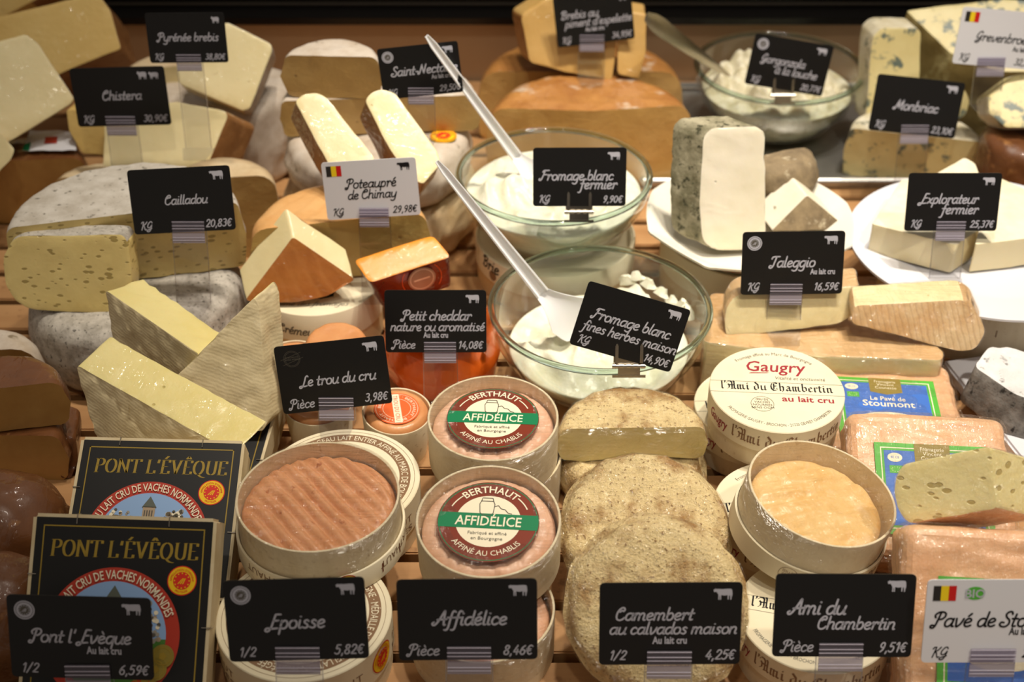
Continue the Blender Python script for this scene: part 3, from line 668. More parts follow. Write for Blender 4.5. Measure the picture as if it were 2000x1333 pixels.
# ------------------------------------------------------------------ the counter and the wall behind it
ct = thing('display_counter', 'slatted beech display counter carrying all the cheeses', 'counter', (0, 1.05, -.05))
SL = .0465
m = MB(); m.box(-.85, .85, .40, 1.50, -.045, -.03); m.build('deck', 'deck', ct, world=True, smooth=False)
sm = None; k = 0; y = .4105
while y < 1.49:
    if sm is None:
        b = bmesh.new(); bmesh.ops.create_cube(b, size=1); bmesh.ops.scale(b, vec=(1.7, .0385, .016), verts=b.verts)
        bmesh.ops.bevel(b, geom=[e for e in b.edges if abs(e.verts[0].co.x-e.verts[1].co.x) > .5], offset=.0012, segments=2, affect='EDGES')
        sm = bpy.data.meshes.new('slat'); b.to_mesh(sm); b.free(); sm.materials.append(M['slat'])
    o = bpy.data.objects.new('slat', sm); COL.objects.link(o); o.parent = ct
    o.location = Vector((random.uniform(-.02, .02), y, -.008))-ct.location; y += SL
for xx in (-.6, -.2, .2, .6):
    m = MB(); m.box(xx-.015, xx+.015, .41, 1.49, -.030, -.0162); m.build('bearer', 'deck', ct, world=True, smooth=False)
wl = MB(); wl.box(-1.0, 1.0, 1.505, 1.53, -.06, .074); tag(wl.build('wall_back', 'wall', smooth=False), kind='structure')
tr = MB(); tr.box(-1.0, 1.0, 1.49, 1.56, .074, .082); tr.box(-1.0, 1.0, 1.52, 1.56, .082, .24)
t1 = tag(tr.build('trim_1', 'rail', smooth=False), kind='structure')
for z0 in (.0865, .098, .110, .124):
    q = MB(); q.box(-1, 1, 1.5175, 1.5205, z0, z0+.002); q.build('groove', 'rail_line', t1, smooth=False)
def outline_slab(name, label, cat, pts, z0, z1, m_, bev=.002, group=None, lip=0):
    P = [Vector((p.x, p.y, z1)) for p in pts]; c = sum(P, Vector())/len(P)
    t = thing(name, label, cat, (c.x, c.y, z0), group); n = len(P)
    V = P+[Vector((p.x, p.y, z0)) for p in P]
    bm = bmesh.new(); vs = [bm.verts.new(v) for v in V]; bm.faces.new(vs[:n]); bm.faces.new(vs[n:][::-1])
    for i in range(n): bm.faces.new([vs[i], vs[n+i], vs[n+(i+1) % n], vs[(i+1) % n]])
    bmesh.ops.recalc_face_normals(bm, faces=bm.faces)
    bmesh.ops.bevel(bm, geom=bm.edges[:], offset=bev, segments=2, affect='EDGES', clamp_overlap=True)
    V = [v.co.copy() for v in bm.verts]; F = [[v.index for v in f.verts] for f in bm.faces] if not bm.verts.index_update() else 0
    mesh_obj('plate_body' if cat == 'board' else 'sheet', V, F, m_, t, world=True); bm.free()
    if lip:
        mb = MB(); path = [Vector((p.x, p.y, z1+lip)) for p in pts]; path.append(path[0]); mb.tube(path, lip, 8); mb.build('rolled_edge', m_, t, world=True)
    return t
TZ = .004
outline_slab('metal_tray', 'brushed steel tray under the blue cheeses by the back wall', 'tray', [Vector((.135, 1.245, 0)), Vector((.80, 1.245, 0)), Vector((.80, 1.47, 0)), Vector((.135, 1.47, 0))], .0003, TZ, 'tray_steel', .0008, lip=.004)

# ------------------------------------------------------------------ round boxes
def disc_grid(R, nr, na, fz, z0=0):
    V = [Vector((0, 0, z0+fz(0, 0)))]; F = []
    for i in range(1, nr+1):
        r = R*i/nr
        for j in range(na):
            a = 2*math.pi*j/na; x, y = r*math.cos(a), r*math.sin(a); V.append(Vector((x, y, z0+fz(x, y))))
    for j in range(na): F.append([0, 1+j, 1+(j+1) % na])
    for i in range(nr-1):
        for j in range(na): a = 1+i*na+j; b = 1+i*na+(j+1) % na; F.append([a, a+na, b+na, b])
    return V, F
def nz(x, y, f, s=0): return noise.noise(Vector((x*f, y*f, s)))
def open_box(t, R, H, mat_c, fz, hc, wrap=True, rc=None, wall='veneer'):
    th = .0016
    m = MB(); m.lathe([(R-th, .002), (R-th, H-.0003), (R-th*.8, H), (R-th*.2, H), (R, H-.0003), (R, 0), (0.0005, 0), (0.0005, .002)], 80, True); m.build('box_wall', wall, t, sharp=40)
    rc = rc or R-.004
    def f2(x, y):
        r = math.hypot(x, y)/rc; return hc+fz(x, y)*min(1, (1-r)*6+.25)-.006*max(0, (r-.82)/.18)**2
    V, F = disc_grid(rc, 46, 110, f2)
    n = len(V); V += [Vector((v.x*1.012, v.y*1.012, .003)) for v in V[-110:]]
    for j in range(110): F.append([n-110+j, n+j, n+(j+1) % 110, n-110+(j+1) % 110])
    c = mesh_obj('cheese', V, F, mat_c, t, sharp=0)
    if wrap:
        def fw(x, y): return H+.0003-.0012*(1-(math.hypot(x, y)/R)**2)+.0004*nz(x, y, 60)
        V, F = disc_grid(R+.0004, 14, 80, fw); n = len(V)
        for kk, (dr, zz) in enumerate(((.0007, H*.8), (.0009, H*.5), (.0006, H*.25))):
            for j in range(80):
                a = 2*math.pi*j/80; rr = R+dr+.0004*noise.noise(Vector((math.cos(a)*9, math.sin(a)*9, kk*3))); V.append(Vector((rr*math.cos(a), rr*math.sin(a), zz)))
            b0 = n-80+kk*80
            for j in range(80): F.append([b0+j, b0+80+j, b0+80+(j+1) % 80, b0+(j+1) % 80])
        mesh_obj('plastic_wrap', V, F, 'film', t, sharp=0)
    return c
def closed_box(t, R, H, wall='veneer', lidm='carton', lid_h=.5):
    m = MB(); m.lathe([(0.0005, 0), (R-.0015, 0), (R-.0015, H-.004), (0.0005, H-.004)], 80); m.build('box_base', wall, t, sharp=40)
    m = MB(); m.lathe([(R-.0003, H*(1-lid_h)), (R, H*(1-lid_h)), (R, H-.0006), (R-.0006, H), (R*.6, H), (.0005, H)], 80); return m.build('lid', lidm, t, sharp=40)
def put(t, px, z, R_tilt=(0, 0, 0), zref=0):
    """stand thing t so that its point at local height zref shows at pixel px with world height z+zref"""
    p = at_z(px[0], px[1], z+zref); t.location = (p.x, p.y, z); t.rotation_euler = [R_(a) for a in R_tilt]; return t

# --- pink washed cheese in round veneer box, red and green round label
def affi(label, lab=True, wrap=True, dark=False):
    t = thing('boxed_cheese', label, 'boxed cheese', group='pink cheeses in round veneer boxes'); R, H = .0475, .0385
    def fz(x, y):
        r = math.hypot(x, y); a = math.atan2(y, x); s = abs(math.sin(a*11+2*nz(x, y, 40)))
        return -.0022*(1-s)**3*min(1, r/.02)+.0008*nz(x, y, 90, 2)
    c = open_box(t, R, H, 'ch_affi', fz, H-.0055, wrap=wrap, rc=R-.0035)
    if lab:
        L = .0335; m = MB(); m.lathe([(.0004, 0), (L, 0), (L, .0003), (.0004, .0003)], 64); lo = m.build('label', 'ink_brown', t); lo.location = (0, -.001, H-.0008)
        A = Art(lambda x, y, l: Vector((x, y, .00035+l)))
        A.ring('label_ring', 'ink_green', 0, 0, L*.955, L*.975, 0, 64); A.disc('label_centre', 'ink_cream', 0, 0, L*.64, 0)
        b = L*.19; n = 24; a0 = math.asin(b/L*1.0)
        top = [(L*.985*math.cos(a0-2*a0*q/8), L*.985*math.sin(a0-2*a0*q/8)) for q in range(9)]; A.poly('label_band', 'ink_green', top+[(-x, -y) for x, y in top], 1)
        A.text('lettering', 'ink_cream', 'AFFIDÉLICE', 0, -b*.62, b*1.75, 2, width=L*1.3, bold=.012, shear=.06)
        A.text('lettering', 'ink_cream', 'BERTHAUT', 0, 0, L*.24, 2, width=L*1.05, arc=(0, 0, L*.72, 90, 1), bold=.012); A.text('lettering', 'ink_cream', 'AFFINÉ AU CHABLIS', 0, 0, L*.175, 2, width=L*1.55, arc=(0, 0, L*.86, 270, -1))
        for s in (-1, 1): A.ring('lettering', 'ink_cream', 0, 0, L*.8, L*.825, 2, 10, 90+s*42, 90+s*66)
        A.text('lettering', 'ink_grey', 'Fabriqué et affiné', 0, -L*.34, L*.11, 2); A.text('lettering', 'ink_grey', 'en Bourgogne', 0, -L*.47, L*.11, 2)
        x0 = -L*.05                                                    # drawing of a tower
        for p_ in ([(-.13, .2), (-.15, .42), (-.12, .5), (.12, .5), (.15, .42), (.13, .2), (.06, .14), (-.06, .14), (-.13, .2)], [(-.12, .5), (-.10, .58), (.10, .58), (.12, .5)], [(.14, .36), (.22, .4), (.28, .32), (.36, .3), (.42, .22), (.5, .2)]):
            V = []; F = []
            for i in range(len(p_)-1):
                (xa, ya), (xb, yb) = p_[i], p_[i+1]; dx, dy = xb-xa, yb-ya; l_ = math.hypot(dx, dy); ox, oy = -dy/l_*.008, dx/l_*.008; b0 = len(V)
                V += [Vector(((q[0])*L+x0, q[1]*L, 0)) for q in ((xa+ox, ya+oy), (xb+ox, yb+oy), (xb-ox, yb-oy), (xa-ox, ya-oy))]; F.append([b0, b0+1, b0+2, b0+3])
            A.add('tower_drawing', 'ink_grey', V, F, 2)
        A.build(lo)
        A = Art(lambda x, y, l: Vector(((R+.0003+l)*math.sin(x/R), -(R+.0003+l)*math.cos(x/R), y))); A.text('date_code', 'ink_tan', 'E2211912:20/07/2022', .004, .016, .0042, 0); A.build(t)
    return t
a1 = affi('pink boxed cheese with red label, stacked before the clear bowl of herbed cheese'); put(a1, (963, 812), .0386, (1.5, 0, -3), .0385)
a2 = copy_tree(a1); a2['label'] = 'pink boxed cheese with red label, on the stack behind the 8,46€ card'; put(a2, (955, 1005), .0465, (7, 0, -4), .0385)
a3 = affi('plain veneer-boxed pink cheese at the bottom of the stack behind the 8,46€ card', lab=False); put(a3, (942, 1186), 0, (0, 0, 20), .0385)
a4 = copy_tree(a3); a4['label'] = 'veneer box under the red-labelled cheese before the clear bowl'; put(a4, (972, 884), 0, (0, 0, 60), .0385)

# --- orange washed cheese, big veneer boxes with printed brown ring
def epo_closed(label):
    t = thing('cheese_box', label, 'cheese box', group='cream boxes with a brown printed ring'); R, H = .0565, .044
    lid = closed_box(t, R, H, lid_h=.62)
    A = Art(lambda x, y, l: Vector((x, y, H+.00012+l)))
    A.ring('printed_ring', 'ink_tan', 0, 0, R*.74, R*.88, 0, 80); A.ring('printed_ring', 'ink_tan', 0, 0, R*.93, R*.935, 0, 80)
    A.text('ring_lettering', 'ink_cream', 'AU LAIT ENTIER AFFINÉ AU MARC DE BOURGOGNE · MÉDAILLE D\'OR · APPELLATION PROTÉGÉE · 250G · FROMAGE ', 0, 0, R*.125, 1, width=2*math.pi*R*.765, arc=(0, 0, R*.765, -20, 1))
    A.text('box_lettering', 'ink_tan', 'ÉPOISSES', 0, 0, R*.22, 0, width=R*1.7, arc=(0, 0, R*.48, 60, 1)); A.text('box_lettering', 'ink_tan', 'BERTHAUT', 0, -R*.12, R*.22, 0)
    for a in (10, 190):
        A.poly('printed_star', 'ink_tan', [(R*.62*math.cos(R_(a))+R*.09*(1 if q % 2 else .4)*math.cos(R_(a+36*q)), R*.62*math.sin(R_(a))+R*.09*(1 if q % 2 else .4)*math.sin(R_(a+36*q))) for q in range(10)], 0)
    A.build(lid)
    A = Art(lambda x, y, l: Vector(((R+.0002+l)*math.sin(x/R), -(R+.0002+l)*math.cos(x/R), y)))
    for q in range(4):
        A.text('side_lettering', 'ink_tan', 'BERTHAUT', q*.088, .027, .0085, 0, width=.05, sp=1.2); A.text('side_lettering', 'ink_tan', 'ÉPOISSES', q*.088, .019, .007, 0, width=.05); A.build(t); A.p = {}
    aop(A, .045, .030, .011, 0); A.rect('printed_ribbon', 'ink_brown', .062, .016, .085, .024, 0); A.text('side_lettering', 'ink_cream', 'FERMIER', .0735, .0178, .006, 1, width=.018)
    A.build(t); return t
e1 = epo_closed('cream cheese box with brown ring print behind the open orange cheese'); put(e1, (667, 936), 0, (0, 0, -50), .044)
e2 = copy_tree(e1); e2['label'] = 'cream cheese box with brown ring print behind the 5,82€ card'; put(e2, (594, 1200), 0, (0, 0, 20), .044)
t = thing('boxed_cheese', 'ridged orange washed-rind cheese in an open veneer box under film', 'boxed cheese'); R, H = .0545, .041
def fe(x, y):
    u = (x*math.cos(R_(38))+y*math.sin(R_(38))); s = math.sin(u*2*math.pi/.0092+1.2*nz(x, y, 30)); return .0014*s-.0016*max(0, -s)**4+.0007*nz(x, y, 120, 1)-.001*max(0, nz(x, y, 240, 5)-.35)
open_box(t, R, H, 'ch_epoisse', fe, H-.0065, rc=R-.003)
m = MB(); m.lathe([(R+.0006, .0005), (R+.0026, .0005), (R+.0026, .0165), (R+.0022, .017), (R+.001, .017), (R+.0006, .0165)], 80, True); sl = m.build('lid', 'carton', t, sharp=40)
RR = R+.0026; A = Art(lambda x, y, l: Vector(((RR+.0002+l)*math.sin(x/RR), -(RR+.0002+l)*math.cos(x/RR), y)))
for q in range(3):
    V, F = tmesh('BERTHAUT', .0085); A.add('side_lettering', 'ink_tan', [Vector((-v.x+q*.1-.03, .0145-v.y, 0)) for v in V], F, 0)
aop(A, .022, .010, .0085, 0); A.rect('printed_ribbon', 'ink_brown', .05, .005, .072, .013, 0); A.build(sl)
put(t, (621, 966), .0442, (0, 0, 0), H)

# --- cream lidded boxes with blackletter title
def gaugry(label):
    t = thing('cheese_box', label, 'cheese box', group='cream lidded boxes with blackletter title'); R, H = .05, .0375
    lid = closed_box(t, R, H, lid_h=.55); A = Art(lambda x, y, l: Vector((x, y, H+.00012+l)))
    A.text('small_lettering', 'ink_grey', 'Fromage affiné au Marc de Bourgogne', 0, 0, .0048, 0, width=.060, arc=(0, -.004, .0435, 90, 1))
    A.script('red_lettering', 'ink_wine', 'Gaugry', -.024, .0185, 0, width=.046, slant=.1, pen=1.0) if 0 else A.text('red_lettering', 'ink_wine', 'Gaugry', 0, .0195, .0175, 0, width=.045, shear=.15, bold=.012)
    A.poly('red_lettering', 'ink_wine', [(-.02, .0165), (-.006, .0175), (-.004, .0185), (-.018, .0178)], 0)
    A.text('tagline', 'ink_grey', 'Vitalité et onctuosité', .018, .0105, .0052, 0, width=.037, shear=.2)
    A.rect('ruled_line', 'ink_grey', -R*.985, .0065, R*.985, .0068, 0); A.rect('ruled_line', 'ink_grey', -R*.99, -.0062, R*.99, -.0059, 0)
    V, F, W_ = stroke_text("l'Ami du Chambertin", font=BL, nib=(.55, R_(40)), slant=0, track=.25); k_ = .083/W_; A.add('blackletter_title', 'ink_black', [Vector((-.0415+v.x*k_, -.0026+v.y*k_*1.12, 0)) for v in V], F, 0)
    A.text('milk_lettering', 'ink_wine', 'au lait cru', .022, -.0145, .0088, 0, width=.038, bold=.02)
    A.ring('round_stamp', 'ink_black', -.012, -.0185, .0082, .0085, 0, 32)
    for q, s in enumerate(('ISSU DE', 'VACHES', 'NOURRIES', 'SANS OGM')): A.text('round_stamp', 'ink_black', s, -.012, -.0145-q*.0031, .0032, 0, width=.009+q*.0025)
    A.text('address_lettering', 'ink_grey', 'FROMAGERIE GAUGRY - BROCHON - 21220 GEVREY CHAMBERTIN', 0, 0, .0042, 0, width=.088, arc=(0, .004, .047, 270, -1)); A.build(lid)
    A = Art(lambda x, y, l: Vector(((R+.0002+l)*math.sin(x/R), -(R+.0002+l)*math.cos(x/R), y)))
    V2 = [Vector((v.x*.092/W_, v.y*.092/W_*1.15, 0)) for v in V]
    for q in range(2): A.add('blackletter_title', 'ink_tan', [Vector((v.x-.038+q*.157, v.y+.0225, 0)) for v in V2], F, 0); A.build(lid); A.p = {}
    A.text('red_lettering', 'ink_wine', 'Gaugry', -.054, .0225, .012, 0, width=.022, shear=.15, bold=.01)
    A.build(lid); return t
g1 = gaugry('cream lidded cheese box with blackletter title, topmost of its stack, facing up uncovered'); put(g1, (1517, 757), .038, (2, 0, -4), .0375)
g2 = copy_tree(g1); g2['label'] = 'cream lidded box beneath the uncovered blackletter lid, at its back'; put(g2, (1482, 792), 0, (0, 0, 2), .0375)
g3 = copy_tree(g1); g3['label'] = 'cream lidded box wedged between the crumbed rounds and the open gold cheese'; put(g3, (1532, 992), 0, (0, 0, 3), .0375)
g4 = copy_tree(g1); g4['label'] = 'cream lidded box at the bottom, behind the 9,51€ card'; put(g4, (1592, 1200), 0, (0, 0, -14), .0375)
t = thing('boxed_cheese', 'wrinkled gold cheese in a tilted open veneer box under film', 'boxed cheese'); R, H = .0505, .042
def fg(x, y): return .0026*nz(x*.5, y*1.8, 55, 2)+.0014*nz(x, y, 120, 3)-.003*abs(nz(x*.4, y*1.6, 60, 7))
open_box(t, R, H, 'ch_gaugry', fg, H-.009, rc=R-.0055)
m = MB(); m.lathe([(R+.0006, .0005), (R+.0022, .0005), (R+.0022, .0165), (R+.0006, .0165)], 80, True); sl = m.build('lid', 'carton', t, sharp=40)
RR = R+.0022; A = Art(lambda x, y, l: Vector(((RR+.0002+l)*math.sin(x/RR), -(RR+.0002+l)*math.cos(x/RR), y)))
A.add('blackletter_title', 'ink_tan', [Vector((-(v.x*.085/W_ if 0 else v.x*.085/100)+.05, .0135-v.y*.085/100, 0)) for v in stroke_text("l'Ami du Chambertin", font=BL, nib=(.55, R_(40)), slant=0)[0]], stroke_text("l'Ami du Chambertin", font=BL, nib=(.55, R_(40)), slant=0)[1], 0)
A.ring('round_stamp', 'ink_tan', -.040, .0085, .0065, .0068, 0, 28)
for q, s in enumerate(('ISSU DE', 'VACHES', 'NOURRIES')): A.text('round_stamp', 'ink_tan', s, -.04, .0105-q*.0028, .0028, 0, width=.009)
A.build(sl); put(t, (1584, 958), .0455, (5, 9, 20), H)
t.location.z = .046

# --- small cheeses in cups with orange labels
def trou(label, lab=True, wall=True, rot=0):
    t = thing('boxed_cheese', label, 'boxed cheese', group='small orange cheeses in veneer cups'); R, H = .0268, .042
    if wall:
        m = MB(); m.lathe([(R-.0045, .002), (R-.0012, H-.0003), (R-.0008, H), (R-.0002, H), (R, H-.0003), (R-.0035, 0), (.0004, 0), (.0004, .002)], 56, True); m.build('cup_wall', 'veneer', t, sharp=40)
    m = MB(); rc = R-.002; pr = [(.0004, .004), (rc-.006, .004), (rc-.003, H*.5), (rc-.0006, H-.008), (rc-.0002, H-.003), (rc-.002, H+.0005), (rc-.005, H+.0022), (rc-.008, H+.0012), (rc*.4, H+.001), (.0004, H+.001)]
    m.lathe(pr, 56, fn=lambda v: Vector((v.x, v.y, v.z+(.0008*nz(v.x, v.y, 160) if v.z > .03 else 0)))); m.build('cheese', 'ch_trou', t, sharp=0)
    if lab:
        L = .0175; mm = MB(); mm.lathe([(.0004, 0), (L, 0), (L, .0003), (.0004, .0003)], 48); lo = mm.build('label', 'ink_orange', t); lo.location = (0, 0, H+.0022); lo.rotation_euler = (0, 0, R_(rot))
        A = Art(lambda x, y, l: Vector((x, y, .00035+l)))
        for q in (.93, .62): A.ring('label_ring', 'ink_cream', 0, 0, L*q-.0003, L*q, 0, 48)
        A.text('lettering', 'ink_cream', 'BERTHAUT · BERTHAUT · BERTHAUT ·', 0, 0, L*.2, 1, width=L*4.2, arc=(0, 0, L*.7, 90, 1))
        A.rect('label_band', 'ink_cream', -L*.9, -L*.17, L*.9, L*.17, 2); A.text('lettering', 'ink_orange', 'TROU DU CRU', 0, -L*.1, L*.28, 3, width=L*1.6); A.build(lo)
    return t
t1_ = trou('small cheese with orange label in a veneer cup beside the 3,98€ card', rot=-80); put(t1_, (770, 798), 0, (4, 3, 0), .042)
t2_ = trou('small unlabelled cheese in a veneer cup right behind the 3,98€ card', lab=False); put(t2_, (622, 783), 0, (3, 0, 0), .042)
t3_ = trou('small cheese with orange label in a cup beside the bloomy triangular slice', rot=8); put(t3_, (574, 702), 0, (3, -5, 0), .042)
t4_ = trou('bare small cheese lying on top of the veneer cups', lab=False, wall=False); put(t4_, (657, 662), .032, (6, 0, 0), .042)

# --- big cream carton under the rust-rinded wedge
def carton_round(name, label, R, H, px, m_='carton', wall='carton_tan'):
    t = thing(name, label, 'carton'); m = MB(); m.lathe([(.0005, 0), (R-.0012, 0), (R-.0012, H-.012)], 80); m.build('carton_base', wall, t)
    m = MB(); m.lathe([(R-.0012, H*.45), (R, H*.45), (R, H-.0005), (R-.0004, H), (R-.002, H), (R-.003, H-.0016), (R*.5, H-.0016), (.0005, H-.0016)], 80); lid = m.build('lid', m_, t, sharp=40)
    put(t, px, 0, (0, 0, 0), H); return t, lid
t, lid = carton_round('round_carton', 'round cream carton with script lettering under the rust-rinded wedge', .0555, .05, (620, 546))
R, H = .0555, .05; A = Art(lambda x, y, l: Vector(((R+.0002+l)*math.sin(x/R), -(R+.0002+l)*math.cos(x/R), y)))
A.script('script_lettering', 'ink_grey', 'Saveur Crémeux', -.062, .030, 0, width=.068, slant=.3); A.build(lid)
A = Art(lambda x, y, l: Vector((x, y, H-.0014+l)))
A.script('script_lettering', 'ink_grey', 'Crème des fromages', -.036, -.038, 0, width=.066, slant=.35, pen=.7)
A.poly('hexagon_badge', 'ink_black', [(.012*math.cos(R_(60*q+30))+.006, .008*math.sin(R_(60*q+30))-.020) for q in range(6)], 0); A.rect('hexagon_badge', 'ink_cream', -.001, -.0212, .013, -.0190, 1); A.build(lid)
t, lid = carton_round('round_carton', 'tan round carton standing under the bowl of fresh white cheese', .0735, .042, (1085, 457))
R, H = .0735, .042; A = Art(lambda x, y, l: Vector(((R+.0002+l)*math.sin(x/R), -(R+.0002+l)*math.cos(x/R), y)))
A.script('script_lettering', 'ink_black', 'Brie', -.082, .030, 0, h=.012); A.disc('printed_badge', 'ink_tan', -.066, .026, .005, 0, 20); A.build(lid)
t, lid = carton_round('round_carton', 'tan round carton standing under the wavy cream plate', .079, .0545, (1463, 452))
t, lid = carton_round('round_carton', 'wood-coloured round carton under the flat white plate', .088, .0595, (1925, 492), 'veneer', 'veneer')
R, H = .088, .0595; A = Art(lambda x, y, l: Vector(((R+.0002+l)*math.sin(x/R), -(R+.0002+l)*math.cos(x/R), y))); A.text('printed_mark', 'ink_tan', 'l', -.01, .03, .01, 0); A.build(lid)

# --- square boxes with black label
def pont(label):
    t = thing('square_cheese_box', label, 'cheese box', group='square boxes with black church label'); S, T = .0578, .034
    bm = bmesh.new(); bmesh.ops.create_cube(bm, size=1); bmesh.ops.scale(bm, vec=(2*S, 2*S, T*.52), verts=bm.verts); bmesh.ops.translate(bm, vec=(0, 0, -T*.26), verts=bm.verts)
    bmesh.ops.bevel(bm, geom=[e for e in bm.edges if abs(e.verts[0].co.z-e.verts[1].co.z) > .01], offset=.0025, segments=3, affect='EDGES'); bm.verts.index_update()
    mesh_obj('lid', [v.co.copy() for v in bm.verts], [[v.index for v in f.verts] for f in bm.faces], 'kraft', t, sharp=40); bm.free()
    m = MB(); m.box(-S+.0015, S-.0015, -S+.0015, S-.0015, -T, -T*.5); m.build('box_base', 'kraft', t, smooth=False)
    m = MB(); m.box(-S+.0022, S-.0022, -S+.0022, S-.0022, -.0001, .0002); lo = m.build('label', 'card_black', t, smooth=False)
    A = Art(lambda x, y, l: Vector((x, y, .0003+l))); q = S-.007
    A.frame('gold_border', 'ink_gold', -q, -q, q, q, .0008, 0)
    A.script('gold_lettering', 'ink_gold', "PONT L'ÉVÊQUE", -.0455, S-.0262, 0, width=.093, font=SF, nib=(.62, 0), slant=.06, track=.5)
    cx, cy, r = -.003, -.0170, .0425
    A.disc('round_picture', 'ink_red', cx, cy, r, 0, 64); A.disc('round_picture', 'ink_sky', cx, cy, r*.80, 1, 64)
    def chord(y0, y1, ink, lay, n=16):
        ri = r*.80; P = []
        for k in range(n+1): yy = y0+(y1-y0)*k/n; P.append((math.sqrt(max(0, ri*ri-yy*yy)), yy))
        A.poly('round_picture', ink, [(cx+x, cy+y) for x, y in P]+[(cx-x, cy+y) for x, y in reversed(P)], lay)
    chord(-r*.79, -r*.02, 'ink_grass', 2)
    rng = random.Random(3)
    for k in range(170):
        sx = rng.choice((-1, 1)); u = rng.uniform(.26, .72); v = rng.uniform(-.05, .62-(.72-u)*.35)
        if math.hypot(u, v) < .74: A.disc('round_picture', rng.choice(('ink_tree', 'ink_stone', 'ink_cream', 'ink_grey')), cx+sx*u*r, cy+v*r, rng.uniform(.02, .045)*r, 3, 7)
    A.rect('round_picture', 'ink_stone', cx-.3*r, cy-.02*r, cx+.3*r, cy+.22*r, 4); A.poly('church_roof', 'ink_roof', [(cx-.32*r, cy+.22*r), (cx+.32*r, cy+.22*r), (cx+.28*r, cy+.34*r), (cx-.28*r, cy+.34*r)], 4)
    A.rect('round_picture', 'ink_stone', cx-.1*r, cy, cx+.1*r, cy+.56*r, 5); A.poly('tower_roof', 'ink_roof', [(cx-.12*r, cy+.55*r), (cx+.12*r, cy+.55*r), (cx, cy+.74*r)], 5)
    for k in range(4): A.rect('round_picture', 'ink_grey', cx-.075*r+k*.04*r, cy+.38*r, cx-.055*r+k*.04*r, cy+.5*r, 6)
    A.poly('porch_roof', 'ink_roof', [(cx-.16*r, cy+.1*r), (cx+.16*r, cy+.1*r), (cx, cy+.3*r)], 6)
    A.poly('round_picture', 'ink_grey', [(cx+.35*r-p[0]*.5*r, cy-.32*r+p[1]*.34*r) for p in COW], 7); A.poly('round_picture', 'ink_cream', [(cx+.30*r, cy-.2*r), (cx+.38*r, cy-.2*r), (cx+.36*r, cy-.03*r), (cx+.31*r, cy-.03*r)], 8)
    A.text('white_lettering', 'ink_cream', 'AU LAIT CRU DE VACHES NORMANDES', 0, 0, .0078, 8, width=.086, arc=(cx, cy, r*.835, 90, 1), bold=.012)
    aop(A, .0385, .0185, .0092, 1)
    for (mx, my) in ((.030, -.028), (.026, -.036), (.020, -.043)):
        A.disc('medal', 'ink_olive', mx, my, .0072, 9, 28); A.ring('medal', 'ink_gold', mx, my, .005, .0056, 10, 24); A.disc('medal', 'ink_gold', mx, my, .0026, 10, 5)
    A.poly('red_ribbon', 'ink_scarlet', [(.010, -.050), (.024, -.047), (.022, -.040), (.012, -.044)], 9)
    A.build(lo)
    for (x, y_, hor) in ((-.03, S, 0), (.028, S, 0), (S, -.01, 1), (-S, .02, 1)):
        m = MB()
        if hor: m.tube([(x-.005*math.copysign(1, x), y_, .0008), (x, y_, .0008), (x+.0006*math.copysign(1, x), y_, -.006)], .0004, 6)
        else: m.tube([(x, y_-.006, .0008), (x, y_, .0008), (x, y_+.0006, -.006)], .0004, 6)
        m.build('staple', 'steel', t)
    return t
def lean(t, px, z, elev, roll=0, yaw=0):
    """lay the face centre at pixel px, height z, the face tipped so that its normal rises elev degrees"""
    p = at_z(*px, z); t.matrix_world = Matrix.Translation(p) @ Matrix.Rotation(R_(yaw), 4, 'Z') @ Matrix.Rotation(R_(90-elev), 4, 'X') @ Matrix.Rotation(R_(roll), 4, 'Z'); return t
pb = pont('square cheese box with black church label, partly hidden by the 6,59€ card'); lean(pb, (231, 1190), .067, 46, -2.5, 1)
pc = copy_tree(pb); pc['label'] = 'square cheese box with black church label, middle one of the three'; lean(pc, (298, 1010), .052, 62, -3, 2)
pd_ = copy_tree(pb); pd_['label'] = 'square black-labelled cheese box mostly hidden under the bloomy triangular slices'; lean(pd_, (372, 868), .036, 78, -4, -2)

# ------------------------------------------------------------------ plates and bowls
def plate(name, label, R, px, z, m_, wavy=False, H=.013):
    t = thing(name, label, 'plate'); m = MB()
    pr = [(.0005, 0), (R*.62, 0), (R*.66, .0012), (R*.96, H-.001), (R, H), (R*1.0, H+.002), (R*.965, H+.0018), (R*.66, .005), (R*.6, .0035), (.0005, .0035)]
    def fn(v):
        if not wavy: return v
        a = math.atan2(v.y, v.x); r = math.hypot(v.x, v.y)/R; k = max(0, (r-.7)/.3); s = abs(math.cos(4*a+.5))**.6
        return Vector((v.x*(1-.045*k*s), v.y*(1-.045*k*s), v.z+.002*k*s))
    m.lathe(pr, 128, fn=fn); m.build('plate_body', m_, t, sharp=60); put(t, px, z, (0, 0, 0), H); return t
plate('serving_plate', 'cream porcelain plate with wavy rim holding herb-rinded cheeses', .0955, (1463, 428), .055, 'porcelain', True, .02)
plate('serving_plate', 'flat white plate holding the pale creamy triangles', .118, (1925, 478), .06, 'porcelain_white', False, .010)
a_, b_ = at_z(1842, 704, .012), at_z(2002, 905, .012); u_ = (b_-a_)*1.35; v_ = Vector((-u_.y, u_.x, 0)).normalized()*.20; v_ = v_ if v_.x > 0 else -v_
WB = [a_, a_+v_, a_+v_+u_, a_+u_]
outline_slab('white_board', 'white board under the ash-grey cheese', 'board', WB, 0.0005, .012, 'porcelain_white', .002)
def bowl_r(z, R, H, r0=.042): u = min(1, max(0, z/H)); return r0+(R-r0)*(1-(1-u)**1.9)**.72
